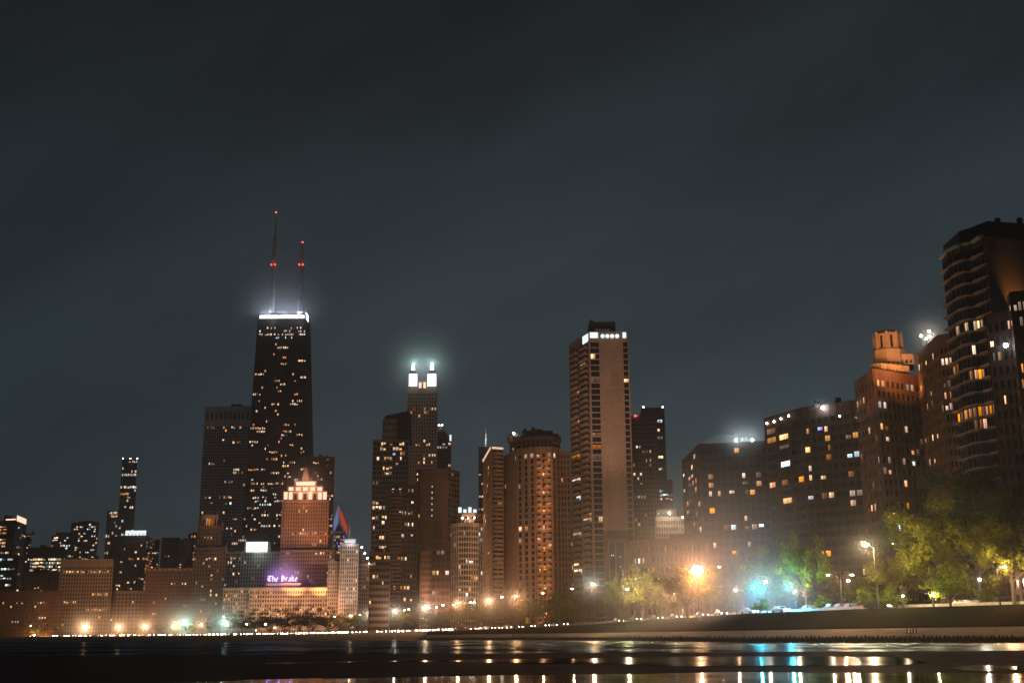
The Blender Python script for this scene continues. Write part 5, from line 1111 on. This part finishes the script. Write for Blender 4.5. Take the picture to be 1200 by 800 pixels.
lamp(984.5, 673.5, 232, 15000, WHT, 'double', 'double armed lamp', arm=2.3, r=.3, prom=1900); lamp(994, 680, 262, 22000, (1, .8, .5), 'post', 'post lamp close under the double armed one')
lamp(932, 692, 246, 18000, (1, .76, .42), 'post', 'small low lamp by the ragged tree', r=.2)
lamp(897, 681, 250, 9000, WHT, 'post', 'post lamp in front of the teal tree'); lamp(862, 691, 262, 9000, WARM, 'post', 'low post lamp')
lamp(1177, 664, 199, 34000, (1, .74, .40), 'arm', 'lamp half hidden by the thick trunk', arm=1.3, prom=1900); lamp(1148, 678.5, 232, 45000, (1, .72, .5), 'post', 'low lamp under the branch', r=.3); lamp(1198, 706, 215, 7000, AMB, 'post', 'low orange lamp at the frame edge')
lamp(1093, 697, 207, 17000, (1, .76, .36), 'post', 'small added lamp lighting the great crown', r=.2); lamp(1058, 698, 208, 11000, (1, .74, .44), 'post', 'low added lamp lighting the great crown', r=.2)  # both lamps added to light the front of the great tree
lamp(745.5, 677.5, 318, 26000, WHT, 'post', 'slim post lamp'); lamp(772, 676.5, 332, 26000, (1, .6, .36), 'post', 'slim post lamp'); lamp(790, 694, 286, 75000, WARM, 'post', 'low lamp among the branches')
lamp(735, 690, 289, 85000, (1, .74, .36), 'post', 'low added lamp lighting the forked tree', r=.25)  # added lamp, set forward to light the forked tree
lamp(694.5, 684, 335, 22000, (.80, 1, .88), 'post', 'tall lamp with pale green glow', r=.42, mr_=8, md=.009, prom=1900); lamp(670.5, 689.5, 350, 13000, WARM, 'arm', 'arm lamp over the road', arm=4.2); lamp(636, 694.5, 365, 13000, WARM, 'arm', 'arm lamp over the road', arm=4.2)
for px, py, D, P, c in ((604.5, 698.5, 430, 26000, WARM), (588, 699, 440, 22000, WARM), (573, 702.5, 470, 26000, (1, .6, .32)), (555.5, 705.5, 480, 20000, WHT), (551.5, 705.5, 500, 20000, WARM), (537, 706, 520, 26000, WARM), (532, 708.5, 560, 14000, WARM), (519, 708.5, 540, 30000, WHT), (511.5, 711, 590, 22000, WARM), (499, 710.5, 560, 34000, WHT), (479, 713.5, 620, 30000, WHT), (474, 714.5, 650, 20000, WARM), (463, 715, 640, 32000, WHT), (447, 717, 680, 34000, WHT), (433.5, 718.5, 720, 34000, WHT), (422, 720, 780, 30000, WARM), (411, 721, 820, 40000, WARM), (392, 722, 870, 30000, WARM)):
    P = P * 2.8 if px in (604.5, 573, 537, 499, 463, 433.5, 411) else 0
    lamp(px, py, D, P, c, 'arm', 'slim arm lamp', arm=1.6, r=.5, mr_=15 if P > 0 else 0, md=.006, prom=2100 if px in (604.5, 573, 537, 499) else 0)
for px, py, D, P, c, r in ((311, 731, 960, 40000, WARM, .6), (289, 731, 985, 45000, WARM, .6), (263, 728.5, 1020, 150000, TEAL, 1.0), (266, 732.5, 1005, 50000, WHT, .8), (262, 722.5, 1050, 20000, WHT, .6), (236, 731.5, 1050, 120000, WARM, .9), (217.5, 730, 1065, 150000, (.42, 1, .80), 1.15), (205, 732.5, 1075, 140000, (1, .54, .28), .95), (170, 733, 1100, 230000, (1, .52, .26), 1.0), (139.5, 734, 1120, 260000, (1, .50, .24), 1.05), (99.5, 734.5, 1150, 420000, (1, .52, .26), 1.25), (36, 733, 1180, 40000, WARM, .7), (67.5, 735.5, 1165, 20000, WARM, .5), (40, 743.5, 1175, 90000, (1, .45, .12), .8), (300, 738, 965, 30000, WHT, .5), (322, 735, 955, 20000, WARM, .5)):
    P = 0 if P < 50000 else P
    lamp(px, py, D, P * .85, c, 'post', 'teal glowing lamp' if c[0] < .6 else 'lamp with orange halo' if P > 100000 else 'small far lamp', r=r, mr_=(40 if c[0] < .6 else 32) if P > 100000 else 0, md=.0072)
for px in (-10, 20, 55, 80, 120, 155, 188, 230, 275, 330, 350, 372): plight(G(px, T(DR, px) - 18, T(HT, px) + 7), 60000, (1, .48, .2), .4, None, 'street_glow_lamp') if False else None
# a yellow sign and a signal by the drive
sg = empty('road_sign', G(618.5, 392, ground_z(618.5, 392))); bm = bmesh.new(); zt = W(618.5, 723, 392).z - sg.location.z; tube(bm, [(0, 0, -.3), (0, 0, zt)], [.06, .06], 8); link('pole', bm, MAT['pole'], sg)
bm = bmesh.new(); box(bm, -.62, .62, -.12, -.06, zt - 1.9, zt); link('sign_plate', bm, surf('yellow_sign_paint', (.75, .5, .08), streak=False), sg); tag(sg, 'yellow rectangular road sign on a pole beside the drive', 'road sign'); plight(G(618.5, 388.5, sg.location.z + zt + .8), 260, (1, .8, .5), .1)

# ------------------------------------------------------------------ cars
PAINT = [('white', (.6, .6, .58)), ('silver', (.35, .36, .37)), ('black', (.015, .015, .017)), ('grey', (.12, .12, .13)), ('dark red', (.16, .015, .012)), ('dark blue', (.02, .035, .11))]
def paint(name, c): 
    m, nt, N, L, out = newmat(name); p = node(nt, 'ShaderNodeBsdfPrincipled'); p.inputs['Base Color'].default_value = (*c, 1); p.inputs['Roughness'].default_value = .3; p.inputs['Coat Weight'].default_value = .6; L.new(p.outputs[0], out.inputs[0]); return m
PM = [paint(n + '_car_paint', c) for n, c in PAINT]
def shell(bm, prof, w0, w1, zsplit):
    """side outline (x, z) swept across the width, narrower above the waist"""
    L_ = [bm.verts.new((x, -(w1 if z > zsplit else w0), z)) for x, z in prof]; R_ = [bm.verts.new((x, (w1 if z > zsplit else w0), z)) for x, z in prof]
    bm.faces.new(L_); bm.faces.new(R_[::-1]); n = len(prof)
    for i in range(n): bm.faces.new((L_[i], R_[i], R_[(i + 1) % n], L_[(i + 1) % n]))
body_prof = [(-2.2, .35), (2.15, .35), (2.25, .6), (2.1, .82), (1.1, .95), (.35, 1.42), (-1.0, 1.46), (-1.75, 1.02), (-2.2, .95), (-2.28, .6)]
def car_parts(pm, hl=.15, hm='head'):
    out = []
    def fin(nm, bm, mat, loc=(0, 0, 0)): me = bpy.data.meshes.new(nm); bm.normal_update(); bm.to_mesh(me); bm.free(); me.materials.append(mat); out.append((nm, me, loc))
    bm = bmesh.new(); shell(bm, body_prof, .88, .70, 1.0); bmesh.ops.bevel(bm, geom=bm.edges[:], offset=.05, segments=1); fin('body', bm, pm)
    bm = bmesh.new()
    for sy in (-1, 1): hexa(bm, [(-1.5, sy * .80, 1.02), (.85, sy * .80, 1.02), (.85, sy * .74, 1.02), (-1.5, sy * .74, 1.02)], [(-.95, sy * .715, 1.40), (.3, sy * .715, 1.40), (.3, sy * .69, 1.40), (-.95, sy * .69, 1.40)])
    hexa(bm, [(1.13, -.68, .97), (1.13, .68, .97), (1.02, .68, .97), (1.02, -.68, .97)], [(.45, -.6, 1.39), (.45, .6, 1.39), (.36, .6, 1.39), (.36, -.6, 1.39)])
    fin('window_glass', bm, MAT['glass'])
    for x in (-1.35, 1.4):
        for sy in (-1, 1):
            bm = bmesh.new(); tube(bm, [(0, -.1, 0), (0, .1, 0)], [.33, .33], 14); fin('wheel', bm, MAT['tyre'], (x, sy * .82, .33))
    for sy in (-1, 1):
        bm = bmesh.new(); ball(bm, (0, 0, 0), hl, u=8, v=5); fin('headlight', bm, EM[hm], (2.17, sy * .62, .68))
        bm = bmesh.new(); ball(bm, (0, 0, 0), .12, u=8, v=5); fin('taillight', bm, EM['tail'], (-2.23, sy * .66, .78))
    return out
CARS = [car_parts(m) for m in PM]; FARCARS = [car_parts(m, (.20, .27, .33)[i % 3], ('head', 'headfar', 'headnear')[i % 3]) for i, m in enumerate(PM)]
headb = None
def road_pt(px, lane): # lane -1 near edge .. 1 far edge
    D = lerp(T(DR, px), r2(px) if lane > 0 else r1(px), abs(lane)); return G(px, D, T(HT, px) + .02)
def car(px, lane, way, k, blue=False, desc=None, big=1.0):
    global headb
    p = road_pt(px, lane); q = road_pt(px + 2 * way, lane); d = q - p; r = empty('car', p, math.atan2(d.y, d.x))
    for nm, me, loc in (FARCARS if p.y > 480 else CARS)[k]:
        if blue and nm == 'headlight':
            if headb is None: headb = me.copy(); headb.materials.clear(); headb.materials.append(EM['headb'])
            me = headb
        o = bpy.data.objects.new(nm, me); COL.objects.link(o); o.parent = r; o.location = loc
    D = p.y; SERIAL.append((r, 'car', px, D, desc or (PAINT[k][0] + (' car with lit headlights' if way > 0 else ' car with red taillights')), 'cars driving along the lakefront drive')); return r
rr = random.Random(12); px = 690.0
while px > -20:                        # the stream with headlights toward the lake side, bumper to bumper in the far stretch
    D = T(DR, px); sp = 5.3 if D > 700 else 6.4 if D > 500 else 10
    a, c = road_pt(px, -.35), road_pt(px - 1, -.35); px -= sp * rr.uniform(.45, 1.6) / (a - c).length
    if 690 > px > 668 or 548 > px > 530 or 60 > px > 35: continue
    car(px, rr.choice((-.25, -.5, -.75)), 1, rr.randrange(6))
px = 700.0
while px > 20:
    a, c = road_pt(px, .5), road_pt(px - 1, .5); px -= 26 * rr.uniform(.6, 1.6) / (a - c).length
    car(px, rr.choice((.4, .75)), -1, rr.randrange(6))
for px, ln in ((878.5, -.5), (915, -.4)):
    car(px, ln, 1, 1, True, 'silver car with icy blue white headlights'); p = road_pt(px, ln); t = (road_pt(px + 2, ln) - p).normalized(); n = Vector((t.y, -t.x, 0))
    plight(p + t * 2.9 + Vector((0, -.6, 5.2)), 90000, (.03, .66, .85), .15); plight(p + t * 2.9 + Vector((0, -1.0, 1.5)), 26000, (.10, .38, 1), .15)  # unseen teal light hung above each car to tint the trees
halo_mist(W(903, 706, 252), 16, .0065); car(947, .3, -1, 3)
for px, ln, k in ((975, .35, 2), (986, .35, 4), (997, .4, 3), (1006, .35, 2)): car(px, ln, -1, k)
for px, ln, k in ((1028, -.1, 2), (770, -.3, 3), (792, -.5, 2), (823, -.4, 5), (845, -.5, 2), (745, -.4, 3), (725, -.3, 5), (1126, .6, 2), (1139, .6, 5), (1152, .6, 2)): car(px, ln, 1, k)

# ------------------------------------------------------------------ labels that single out each repeat
LAND = [(-200, 72, 'long low dark block'), (72, 135, 'wide stone hotel'), (135, 182, 'rooftop screen tower'), (182, 262, 'gothic tower'), (262, 330, 'white box tower'), (330, 394, 'violet sign hotel'), (394, 436, 'pale deco tower'), (436, 490, 'curved balcony tower'), (490, 527, 'brown blank slab'), (527, 568, 'rounded block'), (568, 668, 'scalloped crown tower'), (668, 737, 'concrete slab tower'), (737, 800, 'low terrace block'), (800, 897, 'two lamp brick block'), (897, 1003, 'brick corner block'), (1003, 1078, 'cupola tower'), (1078, 1120, 'four lamp tower'), (1120, 1500, 'wavy balcony tower')]
ORD = ['first', 'second', 'third', 'fourth', 'fifth', 'sixth', 'seventh', 'eighth', 'ninth', 'tenth', 'eleventh', 'twelfth', 'thirteenth', 'fourteenth', 'fifteenth', 'sixteenth', 'seventeenth', 'eighteenth', 'nineteenth', 'twentieth']
bins = {}
for it in SERIAL:
    ld = next(n for a, c, n in LAND if a <= it[2] < c or c == 1500); bins.setdefault((it[4], ld), []).append(it)
for (desc, ld), L_ in bins.items():
    L_.sort(key=lambda t: t[2])
    for i, (o, cat, px, D, _, grp) in enumerate(L_):
        lb = f'{desc} below the {ld}' + (f', {ORD[i]} from the beach' if len(L_) > 1 else '')
        tag(o, lb, 'bush' if 'bush' in o.name else cat, grp)

# ------------------------------------------------------------------ air
bm = bmesh.new(); box(bm, -4500, 4500, -200, 4800, -2.5, 520); hz = link('haze', bm, []); tag(hz, kind='stuff')
m, nt, N, L, out = newmat('haze_air'); v = node(nt, 'ShaderNodeVolumePrincipled'); v.inputs['Color'].default_value = (.93, .97, 1, 1); v.inputs['Density'].default_value = HAZE; v.inputs['Anisotropy'].default_value = .75
L.new(v.outputs[0], out.inputs['Volume']); hz.data.materials.append(m); m.cycles.volume_sampling = 'EQUIANGULAR'

# ------------------------------------------------------------------ night sky: overcast faintly lit by the city
w = bpy.data.worlds.new('World'); scene.world = w; w.use_nodes = True; nt = w.node_tree; nt.nodes.clear(); L = nt.links
out = nt.nodes.new('ShaderNodeOutputWorld'); bg = nt.nodes.new('ShaderNodeBackground'); tc = nt.nodes.new('ShaderNodeTexCoord'); sp = nt.nodes.new('ShaderNodeSeparateXYZ'); L.new(tc.outputs['Generated'], sp.inputs[0])
rp = nt.nodes.new('ShaderNodeValToRGB'); E = rp.color_ramp.elements; E[0].position = 0; E[0].color = (.0380, 0.0627, 0.0773, 1); E[1].position = 1; E[1].color = (.0125, 0.0142, 0.0158, 1)
for ps, q in ((.12, (.0335, 0.0534, 0.0644)), (.26, (.0250, 0.0377, 0.0446)), (.40, (.0178, .0236, .0274)), (.52, (.0136, .0166, .0190))): e = E.new(ps); e.color = (*q, 1)
L.new(sp.outputs[2], rp.inputs[0])
ro = nt.nodes.new('ShaderNodeMapping'); ro.inputs['Rotation'].default_value = (0, R(27), 0); L.new(tc.outputs['Generated'], ro.inputs[0]); mp = nt.nodes.new('ShaderNodeMapping'); mp.inputs['Scale'].default_value = (1.2, 2.2, 3.6); L.new(ro.outputs[0], mp.inputs[0])
n1 = nt.nodes.new('ShaderNodeTexNoise'); n1.inputs['Scale'].default_value = 2.1; n1.inputs['Detail'].default_value = 7; n1.inputs['Roughness'].default_value = .56; L.new(mp.outputs[0], n1.inputs['Vector'])
mr = nt.nodes.new('ShaderNodeMapRange'); mr.inputs[1].default_value = .3; mr.inputs[2].default_value = .7; mr.inputs[3].default_value = .70; mr.inputs[4].default_value = 1.30; L.new(n1.outputs['Fac'], mr.inputs[0])
ax = nt.nodes.new('ShaderNodeMapRange'); ax.inputs[1].default_value = -.45; ax.inputs[2].default_value = .25; ax.inputs[3].default_value = .72; ax.inputs[4].default_value = 1.06; L.new(sp.outputs[0], ax.inputs[0])
m1 = nt.nodes.new('ShaderNodeMath'); m1.operation = 'MULTIPLY'; L.new(mr.outputs[0], m1.inputs[0]); L.new(ax.outputs[0], m1.inputs[1])
L.new(rp.outputs[0], bg.inputs[0]); L.new(m1.outputs[0], bg.inputs[1]); L.new(bg.outputs[0], out.inputs[0])

# ------------------------------------------------------------------ render settings
vs = scene.view_settings; vs.view_transform = 'Standard'; vs.look = 'None'; vs.exposure = 0; vs.gamma = 1; vs.use_curve_mapping = False
cy = scene.cycles; cy.use_denoising = True; cy.denoiser = 'OPENIMAGEDENOISE'; cy.max_bounces = 4; cy.diffuse_bounces = 2; cy.glossy_bounces = 3; cy.transmission_bounces = 2; cy.volume_bounces = 0; cy.transparent_max_bounces = 4
cy.caustics_reflective = False; cy.caustics_refractive = False; cy.sample_clamp_indirect = 2.0; cy.volume_max_steps = 256; cy.use_light_tree = True; cy.use_adaptive_sampling = False
